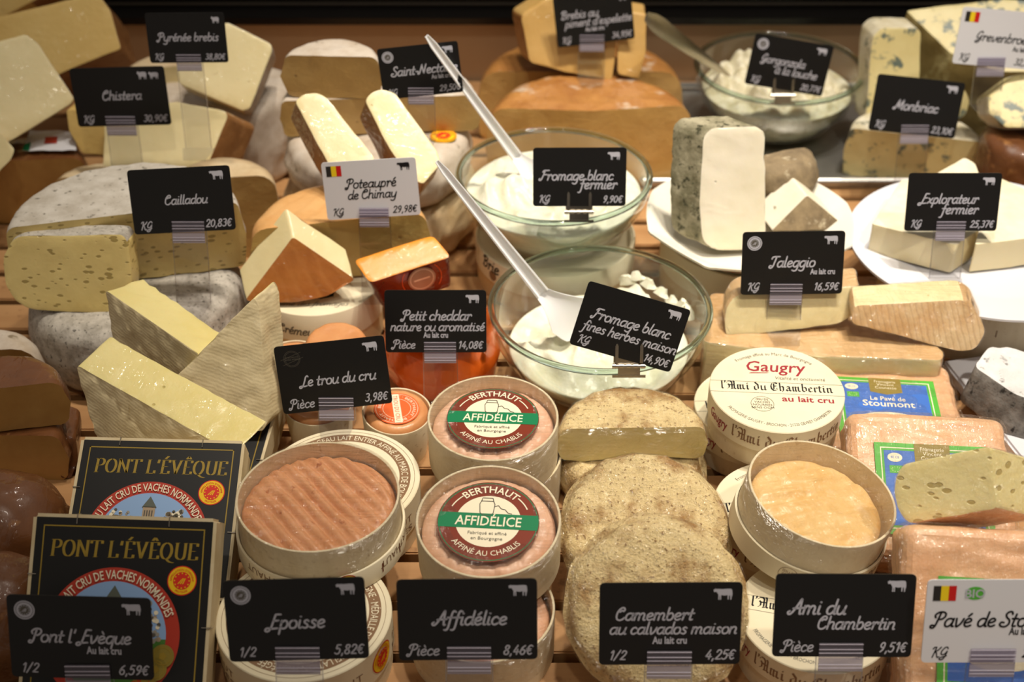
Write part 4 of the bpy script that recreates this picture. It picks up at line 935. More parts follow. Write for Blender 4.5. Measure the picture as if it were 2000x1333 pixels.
def bowl(label, R, H, px, z):
    t = thing('glass_bowl', label, 'bowl', group='clear glass bowls'); m = MB(); n = 16; th = .0035
    out = [(.0005, .0)]+[(bowl_r(H*k/n, R, H), H*k/n) for k in range(n+1)]; inn = [(bowl_r(H*k/n, R, H)-th, max(.0035, H*k/n)) for k in range(n, -1, -1)]+[(.0005, .0035)]
    m.lathe(out[:-1]+[(R-.0004, H-.001)], 96); m.build('bowl_outside', 'glass', t, sharp=0)
    m = MB(); m.lathe([(R-th+.0006, H-.001)]+inn[1:], 96); m.build('bowl_inside', 'glass', t, sharp=0)
    m = MB(); m.lathe([(R-.0016+.0030*math.cos(2*math.pi*k/12), H+.0026*math.sin(2*math.pi*k/12)) for k in range(12)], 96, True); m.build('rim', 'rim_glass', t, sharp=0)
    put(t, px, z, (0, 0, 0), H); return t
def filling(name, label, bw, R, H, lev, fz, m_, seed=0, na=110, nr=44, lump=.0):
    t = thing(name, label, 'fresh cheese'); t.location = bw.location
    rt = bowl_r(lev, R, H)-.0048
    def f2(x, y):
        r = math.hypot(x, y)/rt; return fz(x, y)*min(1, (1-r)*5)
    V, F = disc_grid(rt, nr, na, f2, lev); n0 = len(V)-na; k = 8
    for i in range(1, k+1):
        z = lev+(.0045-lev)*i/k; r = bowl_r(z, R, H)-.0048
        for j in range(na): a = 2*math.pi*j/na; q_ = r-lump*abs(noise.noise(Vector((math.cos(a)*7, math.sin(a)*7, z*90)))); V.append(Vector((q_*math.cos(a), q_*math.sin(a), z)))
        for j in range(na): a = n0+(i-1)*na+j; b = n0+(i-1)*na+(j+1) % na; F.append([a, a+na, b+na, b])
    F.append(list(range(len(V)-na, len(V)))[::-1])
    mesh_obj('fresh_cheese_mass', V, F, m_, t, sharp=0); return t
b1 = bowl('clear glass bowl of smooth white cheese standing on a tan carton', .087, .062, (1082, 340), .0425)
b2 = bowl('clear glass bowl of herbed white cheese with the leaning spatula', .090, .073, (1172, 598), .0005)
b3 = bowl('clear glass bowl of crumbly curd with a steel spoon on the metal tray', .090, .072, (1522, 130), .0045)
def sw(x, y, s): return .012*nz(x*.6, y, 22, s)+.007*(1-abs(nz(x+.01*nz(x, y, 20, 9), y*.6, 34, s+3))*2)**2+.0045*(1-2*abs(nz(x, y*.7, 48, s+6)))**3+.0012*nz(x, y, 140, s)
filling('fresh_cheese', 'smooth white fresh cheese heaped in the bowl on the tan carton', b1, .087, .062, .044, lambda x, y: sw(x, y, 1)+.006*max(0, 1-math.hypot(x+.03, y-.02)/.05), 'cream')
def f_b2(x, y): return sw(x, y, 4)+.016*max(0, 1-math.hypot(x-.03, y-.045)/.045)+.012*max(0, 1-math.hypot(x+.005, y-.005)/.04)-.008*max(0, 1-math.hypot(x+.06, y-.03)/.05)
filling('fresh_cheese', 'white fresh cheese with herbs in the bowl behind the 14,90€ card', b2, .090, .073, .034, f_b2, 'cream')
def f_b3(x, y):
    q = noise.voronoi(Vector((x*50, y*50, 1)))[0]; return .020*(1-q[0]*1.4)+.008*nz(x, y, 30, 8)+.014*max(0, 1-math.hypot(x+.02, y+.0)/.07)
filling('curd_cheese', 'crumbly ivory curd filling the bowl on the metal tray', b3, .090, .072, .047, f_b3, 'curd', lump=.012)
rng = random.Random(5)
for k in range(7):                                                   # dried flakes on the wall of the herb bowl
    a = R_(18+k*9+rng.uniform(-3, 3)); z = rng.uniform(.046, .056); r = bowl_r(z, .09, .073)-.007
    t = thing('cheese_flake', 'dried flake of white cheese stuck inside the herb bowl', 'fresh cheese', b2.location+Vector((r*math.cos(a), r*math.sin(a), z-.004)), 'dried flakes on the herb bowl wall')
    V = []; nn = 7; 
    for zz, sc_ in ((0, 1), (.003, .85), (.007, .4)):
        for j in range(nn): b = 2*math.pi*j/nn; q = .008*sc_*rng.uniform(.7, 1.3); V.append(Vector((q*math.cos(b), q*.6*math.sin(b), zz+rng.uniform(-.001, .001))))
    F = [[i*nn+j, i*nn+(j+1) % nn, (i+1)*nn+(j+1) % nn, (i+1)*nn+j] for i in range(2) for j in range(nn)]+[list(range(2*nn, 3*nn)), list(range(nn))[::-1]]
    o = mesh_obj('flake_body', V, F, 'cream', t, sharp=30); t.rotation_euler = (rng.uniform(-.4, .4), rng.uniform(-.4, .4), a+1.5)
# spatulas: channelled handle and a broad blade
def spatula(label, end, mid, tip, w0, w1, bw, tipz=None):
    A_, B_, C_ = at_z(*end), at_z(*mid), at_z(*tip)
    t = thing('spatula', label, 'spatula', C_, 'white plastic spatulas')
    d = (B_-A_).normalized(); s = d.cross(-FWD).normalized(); u = s.cross(d).normalized()
    if u.dot(-FWD) < 0: u = -u
    sec = [(-1, 0), (-1, .5), (-.75, .55), (-.5, .2), (.5, .2), (.75, .55), (1, .5), (1, 0), (.7, -.35), (-.7, -.35)]
    V = []; F = []; n = len(sec); N = 14
    for i in range(N+1):
        f = i/N; w_ = (w0+(w1-w0)*f)/2*(.55 if i == 0 else 1); p_ = A_.lerp(B_, f)
        V += [p_+s*a*w_+u*b*w_ for a, b in sec]
    for i in range(N):
        for j in range(n): F.append([i*n+j, i*n+(j+1) % n, (i+1)*n+(j+1) % n, (i+1)*n+j])
    F += [list(range(n))[::-1], list(range(N*n, N*n+n))]
    mesh_obj('handle', V, F, 'plastic_white', t, world=True, sharp=50)
    d2 = (C_-B_).normalized(); V = []; F = []; N = 10
    for i in range(N+1):
        f = i/N; w_ = (w1+(bw-w1)*min(1, f*1.7)**1.3)/2; w_ = w_ if f < .85 else w_*(1-((f-.85)/.15)**2*.35); p_ = B_.lerp(C_, f)+u*.003*math.sin(f*3.1)
        for k in range(7):
            a = -1+2*k/6; V.append(p_+s*a*w_+u*(a*a*.0028)); 
        for k in range(7):
            a = 1-2*k/6; V.append(p_+s*a*w_+u*(a*a*.0028-.0018))
    for i in range(N):
        for j in range(14): F.append([i*14+j, i*14+(j+1) % 14, (i+1)*14+(j+1) % 14, (i+1)*14+j])
    F += [list(range(14))[::-1], list(range(N*14, N*14+14))]
    mesh_obj('blade', V, F, 'plastic_white', t, world=True, sharp=60); return t
spatula('white plastic spatula in the smooth cheese of the bowl on the tan carton', (833, 70, .235), (1008, 305, .115), (1050, 345, .098), .0062, .0105, .022)
spatula('white plastic spatula standing in the herbed cheese', (853, 315, .205), (1058, 572, .085), (1150, 640, .052), .0058, .0120, .042)
A_, B_, C_ = at_z(1262, 32, .165), at_z(1372, 118, .100), at_z(1425, 150, .062)
t = thing('steel_spoon', 'steel spoon leaning in the crumbly curd bowl', 'spoon', C_); d = (B_-A_).normalized(); s = d.cross(-FWD).normalized(); u = s.cross(d)
V = []; F = []
for i in range(13):
    f = i/12; w_ = .0105*(1-f)**.8+.0028; w_ = w_*(.45 if i == 0 else .85 if i == 1 else 1)
    p_ = A_.lerp(C_, f)
    V += [p_-s*w_*.8, p_+u*.0012, p_+s*w_*.8, p_-u*.0012]
for i in range(12):
    for j in range(4): F.append([i*4+j, i*4+(j+1) % 4, (i+1)*4+(j+1) % 4, (i+1)*4+j])
F += [[3, 2, 1, 0], [48, 49, 50, 51]]
mesh_obj('handle', V, F, 'steel', t, world=True, sharp=70)
m = MB(); m.lathe([(.0005, 0), (.008, .001), (.014, .004), (.016, .007), (.0152, .007), (.0135, .005), (.008, .002), (.0005, .001)], 32, fn=lambda v: C_+Vector((.010+v.x*1.3, -.004+v.y, v.z-.012))); m.build('spoon_head', 'steel', t, world=True)
# ------------------------------------------------------------------ cheeses, back left
prism('cheese_wedge', 'large yellow hard-cheese wedge at the back corner by the black rail', [(-70, 62), (0, 32), (100, 8), (190, -14), (215, 20), (236, 95), (130, 138), (0, 200), (-70, 235)], (130, 137, .10), (.1, -.8, .6), (.0, .05, -.045), '000111111', ('p_yellow', 'r_brown'), wob=.0006)
prism('cheese_wedge', 'yellow hard-cheese slice behind the large yellow wedge', [(-70, -30), (150, -40), (60, 4), (0, 36), (-70, 60)], (60, 4, .115), (.1, -.8, .6), (0, .04, -.03), '11011', ('p_yellow', 'r_brown'))
prism('cheese_wedge', 'pale wedge with smooth cut face leaning on the large yellow wedge', [(-70, 112), (0, 80), (50, 67), (74, 86), (145, 193), (138, 203), (26, 272), (-70, 325)], (26, 270, .092), (.2, -.72, .62), (-.012, .035, -.018), '00110011', ('p_pale', 'r_greywhite'))
prism('cheese_wedge', 'small pale wedge end below the smooth pale wedge', [(-50, 250), (0, 262), (30, 292), (22, 312), (-5, 340), (-50, 352)], (0, 335, .082), (.1, -.8, .6), (-.02, .03, -.01), 1, ('p_pale', 'r_beige'))
half('cheese_half_wheel', 'dark brown half wheel in film under the pale wedges', (-75, 318), (163, 308), .07, .07, ('p_brown', 'r_smoked'))
P = [at_z(*q, .0715) for q in ((45, 300), (60, 262), (120, 246), (150, 262), (150, 300))]
t = thing('paper_label', 'crumpled white label on the dark brown half wheel', 'label', P[0]); m = MB()
for i, f in enumerate((0, .33, .66, 1)):
    for j in range(9): g_ = j/8; a = P[0].lerp(P[1], f); b = P[4].lerp(P[3], f); q = a.lerp(b, g_); m.v.append(q+Vector((0, 0, .0035+.003*noise.noise(q*70))))
m.f = [[i*9+j, i*9+j+1, (i+1)*9+j+1, (i+1)*9+j] for i in range(3) for j in range(8)]
mo = m.build('paper', 'card_white', t, world=True, sharp=0); 
m2 = MB(); m2.add([v+Vector((0, 0, .0006)) for v in (mo.data.vertices[12].co, mo.data.vertices[14].co, mo.data.vertices[23].co, mo.data.vertices[21].co)], [[0, 1, 2, 3]]); m2.build('red_print', 'ink_red', mo)
m3 = MB(); m3.add([v+Vector((0, 0, .0006)) for v in (mo.data.vertices[0].co, mo.data.vertices[1].co, mo.data.vertices[10].co, mo.data.vertices[9].co)], [[0, 1, 2, 3]]); m3.build('green_print', 'ink_green', mo)
prism('cheese_wedge', 'shaded yellow wedge behind the 30,90€ card', [(128, 215), (215, 212), (215, 305), (160, 300), (135, 255)], (180, 302, .07), (0, -.9, .4), (.01, .04, 0), '01111', ('p_yellow', 'r_brown'))
prism('cheese_wedge', 'tall pale wedge with pointed foot behind the 38,80€ card', [(395, 62), (443, 43), (530, 86), (532, 100), (488, 213), (475, 217), (351, 164), (345, 120)], (480, 215, .102), (.05, -.78, .62), (-.004, .035, -.025), '11111001', ('p_pale', 'r_greywhite'))
half('cheese_half_wheel', 'low pale half wheel behind the 38,80€ card, pink rind', (243, 136), (378, 128), .105, .06, ('p_pale', 'r_beige'), rt=.008)
prism('cheese_wedge', 'cream wedge carrying the shadow of the 30,90€ card', [(200, 330), (205, 215), (330, 200), (345, 198), (440, 216), (445, 228), (403, 328)], (300, 328, .075), (-.05, -.75, .66), (.018, .032, -.03), '1001111', ('p_pale', 'r_brown'))
c = at_z(440, 166, .088); sector('whole_cheese', 'mottled white wheel standing behind the cream wedge', (c.x, c.y, 0), .070, .088, 0, 360, ('p_pale', 'r_mottle'), rt=.012, wob=.003, wfreq=35)
half('cheese_half_wheel', 'tan half wheel beside the holey white-crusted half wheel', (322, 352), (536, 342), .088, .088, ('p_tan', 'r_beige'), rt=.016)
half('cheese_half_wheel', 'low tan half wheel behind the holey white-crusted half wheel', (100, 346), (262, 352), .075, .06, ('p_tan', 'r_beige'), rt=.014)
# big white-crusted half wheel, its slab and the wheel below
c = at_z(262, 543, .066); sector('whole_cheese', 'grey-white crusted wheel under the holey half wheel', (c.x, c.y, 0), .089, .066, 0, 360, ('p_caill', 'r_grey'), rt=.016, rb=.014, wob=.002, wfreq=40)
half('cheese_half_wheel', 'big holey half wheel with white crust behind the 20,83€ card', (10, 446), (466, 393), .131, .064, ('p_caill', 'r_greywhite'), rt=.008, rb=.006, wob=.0012, wfreq=70)
prism('cheese_slab', 'thick slab full of holes, crusted edge, leaning before the holey half wheel', [(4, 505), (20, 470), (40, 461), (240, 458), (250, 472), (258, 540), (254, 590), (215, 613), (60, 606), (30, 590), (8, 548)], (130, 609, .0675), (0, -.93, .36), (.002, .019, -.002), '11110001111', ('p_caill', 'r_grey'), r=.006, wob=.0012)
# bloomy triangular slices
BV = (.022, .030, .001)
prism('cheese_slice', 'bloomy triangular slice set highest, against the grey-white wheel', [(205, 566), (388, 692), (330, 760), (243, 800)], (290, 760, .052), (-.5, -.8, .22), (.021, .024, -.006), '0011', ('p_brie', 'r_brie'), ft=1, r=[.004, .002, .004, .006], wob=.0016, wfreq=110, bev=.002)
prism('cheese_slice', 'bloomy triangular slice showing its broad rind face, pointing up', [(497, 581), (506, 600), (522, 830), (508, 846), (336, 744)], (510, 840, .047), (.08, -.88, .45), (.012, .022, .001), '11110', ('p_brie', 'r_brie'), ft=1, r=.003, wob=.0016, wfreq=110, bev=.002)
prism('cheese_slice', 'bloomy slice with long glossy cut edge above the middle black-labelled box', [(147, 712), (392, 850), (462, 888), (300, 866), (190, 860)], (300, 866, .058), (-.42, -.85, .3), (.0185, .028, .006), '00111', ('p_brie', 'r_brie'), ft=1, r=[.005, .002, .003, .004, .006], wob=.0016, wfreq=110, bev=.002)
# smoked cheeses at the left edge
half('cheese_half_wheel', 'film-wrapped brown half wheel at the back of the smoked cheeses', (-140, 690), (72, 680), .07, .07, ('p_brown', 'r_mottle'), rt=.02)
half('cheese_half_wheel', 'smoked half wheel with glossy brown top, upper one of two', (-140, 775), (120, 745), .085, .04, ('p_brown', 'r_smoked'), rt=.010)
half('cheese_half_wheel', 'smoked half wheel beneath the glossy brown-topped one', (-150, 850), (116, 852), .044, .044, ('p_brown', 'r_smoked'), rt=.008)
prism('cheese_wedge', 'small smoked piece beside the lower smoked half wheel', [(118, 845), (148, 858), (152, 900), (140, 935), (118, 935)], (135, 930, .003), (.3, -.8, .4), (-.004, .03, .004), 1, ('p_brown', 'r_smoked'), ft=1)
c = at_z(5, 1010, .05); sector('smoked_cheese', 'round dark smoked cheese in film beside the middle black-labelled box', (c.x, c.y, 0), .042, .075, 0, 360, ('p_brown', 'r_smoked'), rt=.034, rb=.025, wob=.003, wfreq=40, sharp=0)
c = at_z(-10, 1180, .05); sector('smoked_cheese', 'round dark smoked cheese in film beside the 6,59€ card', (c.x, c.y, 0), .036, .08, 0, 360, ('p_brown', 'r_smoked'), rt=.03, rb=.025, wob=.003, wfreq=40, sharp=0)

# ------------------------------------------------------------------ back middle: stacked soft wheels
c = at_z(746, 340, .055); sector('whole_cheese', 'beige wheel in folded film at the bottom behind the peach half wheel', (c.x, c.y, 0), .094, .055, 0, 360, ('p_tan', 'r_beige'), rt=.018, rb=.016, wob=.003, wfreq=35)
c = at_z(738, 252, .106); sector('whole_cheese', 'beige wheel with round orange sticker under the leaning slices', (c.x, c.y, .0585), .087, .0475, 0, 360, ('p_tan', 'r_mottle'), rt=.014, rb=.016, wob=.0025, wfreq=35)
q = at_z(866, 268, .1065); st = thing('round_sticker', 'orange and yellow round sticker on the beige wheel', 'sticker', q); m = MB(); m.lathe([(.0004, .0014), (.0125, .0014), (.0125, .0002)], 32); so = m.build('sticker', 'ink_yellow', st)
A = Art(lambda x, y, l: Vector((x, y, .0016+l))); aop(A, 0, 0, .0118, 0); A.build(so)
half('cheese_half_wheel', 'wide half wheel lying under the small thick half wheel', (548, 198), (934, 186), .144, .036, ('p_tan', 'r_mottle'), rt=.006, rb=.006)
half('cheese_half_wheel', 'small thick half wheel with white rind, topmost by the 29 card', (552, 108), (738, 112), .186, .041, ('p_tan', 'r_mottle'), rt=.008, rb=.008, bulge=.004)
prism('cheese_slice', 'leaning pale slice with brown rind, beside the mottled white wheel', [(575, 197), (590, 184), (615, 180), (636, 187), (732, 308), (735, 350), (660, 350), (640, 318)], (650, 330, .138), (.1, -.62, .78), (-.008, .012, -.022), 1, ('p_pale', 'r_brown'), r=.004)
prism('cheese_slice', 'leaning pale slice with brown rind, right before the spatula handle', [(712, 196), (725, 181), (745, 174), (771, 180), (858, 300), (860, 322), (826, 361), (800, 345), (760, 290)], (800, 345, .134), (.1, -.62, .78), (-.008, .012, -.022), 1, ('p_pale', 'r_brown'), r=.004)
# amber wheels
q = at_z(1155, 217, .09); sector('cheese_half_wheel', 'amber half wheel with glossy rind, front one below the orange wedge', (q.x, q.y, 0), .102, .09, 8, 176, ('p_orange', 'r_piment'), rt=.018, bulge=.004)
half('cheese_half_wheel', 'amber half wheel at the back, close to the wall', (936, 140), (1334, 140), .08, .08, ('p_orange', 'r_piment'), rt=.022)
prism('cheese_wedge', 'golden wedge with mouldy lower rind on top of the amber half wheels', [(1017, 30), (1075, -6), (1200, 8), (1205, 80), (1196, 158), (1100, 140), (1034, 122)], (1120, 145, .094), (-.05, -.9, .42), (-.010, .04, -.010), '0011111', ('p_orange', 'r_piment'), r=.006)
prism('cheese_wedge', 'narrow golden wedge beside the mouldy golden wedge', [(1206, 20), (1262, 28), (1262, 100), (1248, 154), (1206, 145)], (1225, 150, .094), (.1, -.9, .42), (.002, .04, -.005), '01111', ('p_orange', 'r_piment'), r=.004)

# ------------------------------------------------------------------ middle: peach half wheel, wedge, cheddars
half('cheese_half_wheel', 'peach-rinded half wheel behind the 29,98€ card', (488, 450), (834, 414), .108, .057, ('p_yellow', 'r_poteau'), rt=.014, rb=.012)
prism('cheese_wedge', 'pale wedge with rust-brown rind face on the round cream carton', [(572, 463), (694, 546), (640, 580), (560, 592), (478, 588)], (560, 590, .054), (.05, -.93, .36), (-.007, .020, .0155), '01110', ('p_pale', 'r_rust'), ft=1, r=[.003, .004, .01, .01, .004])
F_px = [(690, 508), (846, 459), (881, 502), (722, 553)]
prism('cheddar_block', 'orange cheddar half in dark red wax, cut face up', F_px, (722, 553, .078), (.03, -.42, .9), (.006, .004, -.032), 1, ('p_cheddar', 'r_wax_red'), r=.005, taper=.86, bev=.0012, wob=.0004, cat='cheddar')
q0 = on_plane(722, 553, at_z(722, 553, .078), Vector((.03, -.42, .9))); q1 = on_plane(881, 502, at_z(722, 553, .078), Vector((.03, -.42, .9)))
cb_ = [o for o in bpy.data.objects if o.name.startswith('cheddar_block')][0]
ex = (q1-q0); e_ = ex.normalized(); dn = Vector((.004, .004, -.028)).normalized(); nn_ = e_.cross(dn); nn_ = nn_ if nn_.y < 0 else -nn_
A = Art(lambda x, y, l: q0+e_*x+dn*y+nn_*(.0016+l), .00015)
L_ = ex.length; A.disc('wax_label', 'ink_stone', L_*.6, .012, .012, 0, 30); A.ring('wax_label', 'ink_cream', L_*.6, .012, .0098, .0104, 1, 30)
A.rect('wax_label', 'ink_cream', L_*.6-.007, .0112, L_*.6+.007, .0128, 1); A.ring('gold_line', 'ink_orange', L_*.6, .012, .0168, .0174, 0, 30, -40, 40); A.ring('gold_line', 'ink_orange', L_*.6, .012, .0168, .0174, 0, 30, 140, 220); A.build(cb_, world=True)
c = at_z(860, 615, .064); t = sector('cheddar_round', 'small orange-waxed cheddar behind the 14,08€ card', (c.x, c.y, 0), .047, .064, 0, 360, ('p_cheddar', 'r_wax_orange'), rt=.02, rb=.02, wob=.0015, wfreq=30, cat='cheddar')
A = Art(lambda x, y, l: Vector((x, y, .0652+l))); A.disc('wax_label', 'ink_black', 0, 0, .027, 0, 40); A.ring('wax_label', 'ink_scarlet', 0, 0, .024, .0245, 1, 40); A.build(t)

# ------------------------------------------------------------------ on the wavy plate and the white plate
prism('cheese_slab', 'tall white herb-rinded slab standing on the wavy plate', [(1374, 266), (1390, 250), (1480, 246), (1494, 260), (1497, 440), (1490, 490), (1395, 489), (1372, 470), (1366, 400)], (1440, 489, .065), (.12, -.93, .34), (-.024, .022, -.001), 1, ('p_white', 'r_herb'), r=.006, wob=.0014, wfreq=110)
prism('cheese_wedge', 'grey herb-rinded chunk behind the tall white slab', [(1352, 300), (1362, 296), (1362, 420), (1330, 410), (1322, 385), (1330, 340)], (1340, 412, .066), (-.3, -.9, .3), (.004, .022, 0), 1, ('p_white', 'r_herb'), ft=1, r=.004)
prism('cheese_wedge', 'white wedge with brown rind triangle on the wavy plate', [(1577, 381), (1640, 434), (1616, 449), (1506, 452)], (1560, 452, .065), (.1, -.9, .42), (-.012, .026, .007), '0010', ('p_white', 'r_goatbrown'), ft=1, r=.003)
c = at_z(1520, 302, .105); sector('cheese_wedge', 'speckled goat half behind the white wedge on the wavy plate', (c.x, c.y, .066), .036, .042, 200, 380, ('p_white', 'r_goatbrown'), rt=.014, wob=.002)
prism('cheese_wedge', 'pale creamy triangle in front on the white plate', [(1762, 350), (1795, 352), (1915, 446), (1868, 479), (1702, 437)], (1868, 479, .094), (0, -.05, 1), (0, 0, -.0285), '00001', ('p_expl', 'r_expl'), ft=1, r=.003, bev=.001)
prism('cheese_wedge', 'pale creamy triangle by the rim of the white plate', [(1948, 345), (2070, 402), (2070, 458), (1904, 478)], (1904, 478, .093), (0, -.05, 1), (0, 0, -.0275), '0100', ('p_expl', 'r_expl'), ft=1, r=.003, bev=.001)
prism('cheese_wedge', 'pale creamy triangle at the back of the white plate', [(1812, 348), (1884, 308), (1906, 318), (1916, 352), (1880, 372)], (1812, 348, .098), (0, -.2, 1), (0, 0, -.032), '00110', ('p_expl', 'r_expl'), ft=1, r=.003, bev=.001)

# ------------------------------------------------------------------ blue cheeses on the tray
prism('blue_cheese', 'large blue-veined piece behind the white Belgian-flag card by the wall', [(1770, 21), (1826, 13), (1965, -2), (2080, 6), (2080, 140), (1950, 140), (1857, 104)], (1857, 104, .11), (-.15, -.55, .82), (-.008, .010, -.090), 1, ('p_blue', 'r_stilton'), r=.003)
prism('blue_cheese', 'upright blue-veined slab behind the 23,10€ card', [(1706, 70), (1718, 57), (1728, 54), (1790, 55), (1799, 64), (1796, 150), (1790, 240), (1690, 240), (1696, 180), (1700, 100)], (1740, 240, .045), (0, -.93, .36), (-.006, .028, 0), 1, ('p_blue', 'r_blue'), r=.002)
half('blue_cheese', 'low blue half wheel with white top on the steel tray', (1660, 250), (1920, 278), .058, .0535, ('p_blue', 'r_blue'), rt=.006, rb=.004, wob=.001)
prism('blue_cheese', 'small yellow blue-cheese lump behind the low blue half wheel', [(1850, 180), (1885, 176), (1893, 195), (1888, 225), (1870, 236), (1850, 235)], (1870, 236, .06), (.1, -.9, .4), (0, .02, 0), 1, ('p_blue', 'r_stilton'), r=.006)
prism('blue_cheese', 'blue-veined wedge with pale top on the brown wrapped cheese', [(1930, 188), (1986, 146), (2080, 125), (2080, 250), (1965, 250), (1932, 222)], (1965, 250, .09), (-.2, -.6, .78), (0, .03, -.018), '011111', ('p_blue', 'r_blue'), r=.004)
c = at_z(2015, 262, .078); sector('whole_cheese', 'brown film-wrapped cheese under a blue-veined wedge', (c.x, c.y, .0045), .046, .0735, 0, 360, ('p_brown', 'r_smoked'), rt=.012, wob=.002)

# ------------------------------------------------------------------ washed-rind slabs at the right
D = [(1385, 574), (1450, 570), (1760, 598), (1842, 688), (1842, 704), (1600, 696), (1373, 668)]
prism('cheese_slab', 'wide flat washed-rind slab under film, lowest of its pile', D, (1600, 696, .056), (0, 0, 1), (0, 0, -.055), '1111001', ('p_pale', 'r_taleggio'), ft=1, r=.006, wob=.0014, film=True)
prism('cheese_slab', 'film-wrapped washed-rind slice with smooth cut face behind the 16,59€ card', [(1430, 584), (1447, 574), (1680, 558), (1676, 590), (1665, 618), (1640, 633), (1420, 661), (1414, 640), (1417, 605)], (1540, 645, .059), (0, -.86, .5), (.002, .024, .002), 1, ('p_pale', 'r_taleggio'), r=.005, film=True)
prism('cheese_slab', 'long washed-rind slice with brown ribbed rind beside the white plate', [(1668, 598), (1882, 586), (1902, 600), (1926, 650), (1906, 685), (1870, 688), (1750, 655), (1662, 633)], (1780, 668, .060), (.05, -.8, .6), (0, .020, .006), '01111111', ('p_pale', 'r_tal2'), ft=1, r=.005, film=True)

# ------------------------------------------------------------------ crumbed rounds
half('cheese_half_wheel', 'crumbed half round under film, cut side showing, behind the other crumbed rounds', (1093, 838), (1380, 834), .066, .030, ('p_camem', 'r_crumb'), rt=.008, rb=.006, wob=.0018, wfreq=90, film=True)
c = at_z(1232, 872, .034); sector('cheese_round', 'whole crumbed round lying flat under the crumbed half', (c.x, c.y, 0), .0555, .034, 0, 360, ('p_camem', 'r_crumb'), rt=.012, rb=.01, wob=.002, wfreq=90, film=True)
def tipped(name, label, px, z, R, H, elev, mats, yaw=0, **kw):
    p = at_z(*px, z); rot = Matrix.Rotation(R_(yaw), 4, 'Z') @ Matrix.Rotation(R_(90-elev), 4, 'X'); c_ = p - (rot @ Vector((0, 0, H)))
    return sector(name, label, c_, R, H, 0, 360, mats, mw=rot, **kw)
tipped('cheese_round', 'crumbed round under film leaning back, middle one of the crumbed column', (1262, 1026), .060, .0565, .027, 66, ('p_camem', 'r_crumb'), rt=.010, rb=.008, wob=.0022, wfreq=80, rim=.001, film=True)
tipped('cheese_round', 'crumbed round under film leaning steeply behind the 4,25€ card', (1284, 1186), .062, .0565, .025, 50, ('p_camem', 'r_crumb'), yaw=-3, rt=.010, rb=.008, wob=.0022, wfreq=80, rim=.001, film=True)

# ------------------------------------------------------------------ salmon square cheeses with blue and green label
def pave(label, lab=True, ly=0.0):
    t = thing('square_cheese', label, 'cheese', group='salmon square cheeses in film'); S, T = .057, .036
    bm = bmesh.new(); tl = bm.faces.layers.int.new('tag'); bmesh.ops.create_cube(bm, size=1); bmesh.ops.scale(bm, vec=(2*S, 2*S, T), verts=bm.verts); bmesh.ops.translate(bm, vec=(0, 0, -T/2), verts=bm.verts)
    for f in bm.faces: f[tl] = 1
    bmesh.ops.bevel(bm, geom=bm.edges[:], offset=.010, segments=4, affect='EDGES', profile=.55)
    for f in bm.faces: f[tl] = 1
    bmesh.ops.triangulate(bm, faces=bm.faces)
    for _ in range(5): 
        es = [e for e in bm.edges if e.calc_length() > .005]
        if es: bmesh.ops.subdivide_edges(bm, edges=es, cuts=1); bmesh.ops.triangulate(bm, faces=[f for f in bm.faces if len(f.verts) > 3])
    bm.normal_update()
    for v in bm.verts: v.co += v.normal*(.0012*noise.noise(Vector((v.co.x*40, v.co.y*150, v.co.z*150)))+.0012*noise.noise(v.co*45))
    bm.verts.index_update(); bm.normal_update(); FF = [[v.index for v in f.verts] for f in bm.faces]; mesh_obj('rind', [v.co.copy() for v in bm.verts], FF, 'r_pave', t, sharp=0)
    mesh_obj('plastic_wrap', [v.co+v.normal*(.0022+.0006*noise.noise(v.co*130)) for v in bm.verts], FF, 'film', t, sharp=0); bm.free()
    if lab:
        m = MB(); m.box(-.0395, .0395, ly-.040, ly+.030, .0012, .0016); lo = m.build('label', 'ink_lime', t, smooth=False)
        A = Art(lambda x, y, l: Vector((x, y+ly, .0017+l))); A.frame('white_border', 'ink_cream', -.0355, -.036, .0355, .0265, .0008, 0); A.rect('blue_field', 'ink_blue', -.033, -.0335, .033, .024, 0)
        A.poly('gold_tab', 'ink_olive', [(-.0115, .0300), (.0135, .0300), (.0135, .0135), (.001, .0105), (-.0115, .0135)], 1)
        for q, s in enumerate(('Fromagerie', 'Vincent', 'Counasse')): A.text('tab_lettering', 'ink_cream', s, .001, .0245-q*.0036, .0042, 2, width=(.0165, .0135, .0165)[q])
        A.text('white_lettering', 'ink_cream', 'Le Pavé de', .001, .0035, .0068, 1, width=.027, bold=.01); A.text('white_lettering', 'ink_cream', 'Stoumont', .001, -.0035, .0098, 1, width=.040, bold=.012)
        A.disc('oval_mark', 'ink_cream', -.0255, .0185, .0052, 1, 28, ry=.0036); A.text('oval_mark', 'ink_blue', 'BE CE', -.0255, .0178, .0024, 2); A.rect('leaf_mark', 'ink_lime', -.0298, .0062, -.0205, .0122, 1)
        for q in range(10): A.disc('leaf_mark', 'ink_cream', -.0252+.003*math.cos(q*.63), .0092+.0018*math.sin(q*.63), .0003, 2, 6)
        A.disc('white_oval', 'ink_cream', 0, -.018, .022, 1, 30, ry=.008)
        A.build(lo)
    return t
pv1 = pave('salmon square cheese with blue label, farthest back, beside the blackletter lid'); lean(pv1, (1732, 792), .0375, 87, -2, -3)
pv2 = copy_tree(pv1); pv2['label'] = 'salmon square cheese leaning in the middle, blue label half covered'; lean(pv2, (1822, 946), .057, 66, -1, -3)
pv3 = copy_tree(pv1); pv3['label'] = 'salmon square cheese leaning right behind the white organic card'; lean(pv3, (1943, 1215), .066, 44, -2, -2)
for ch in pv3.children:
    if ch.name.startswith('label'): ch.location = (.004, -.004, 0)
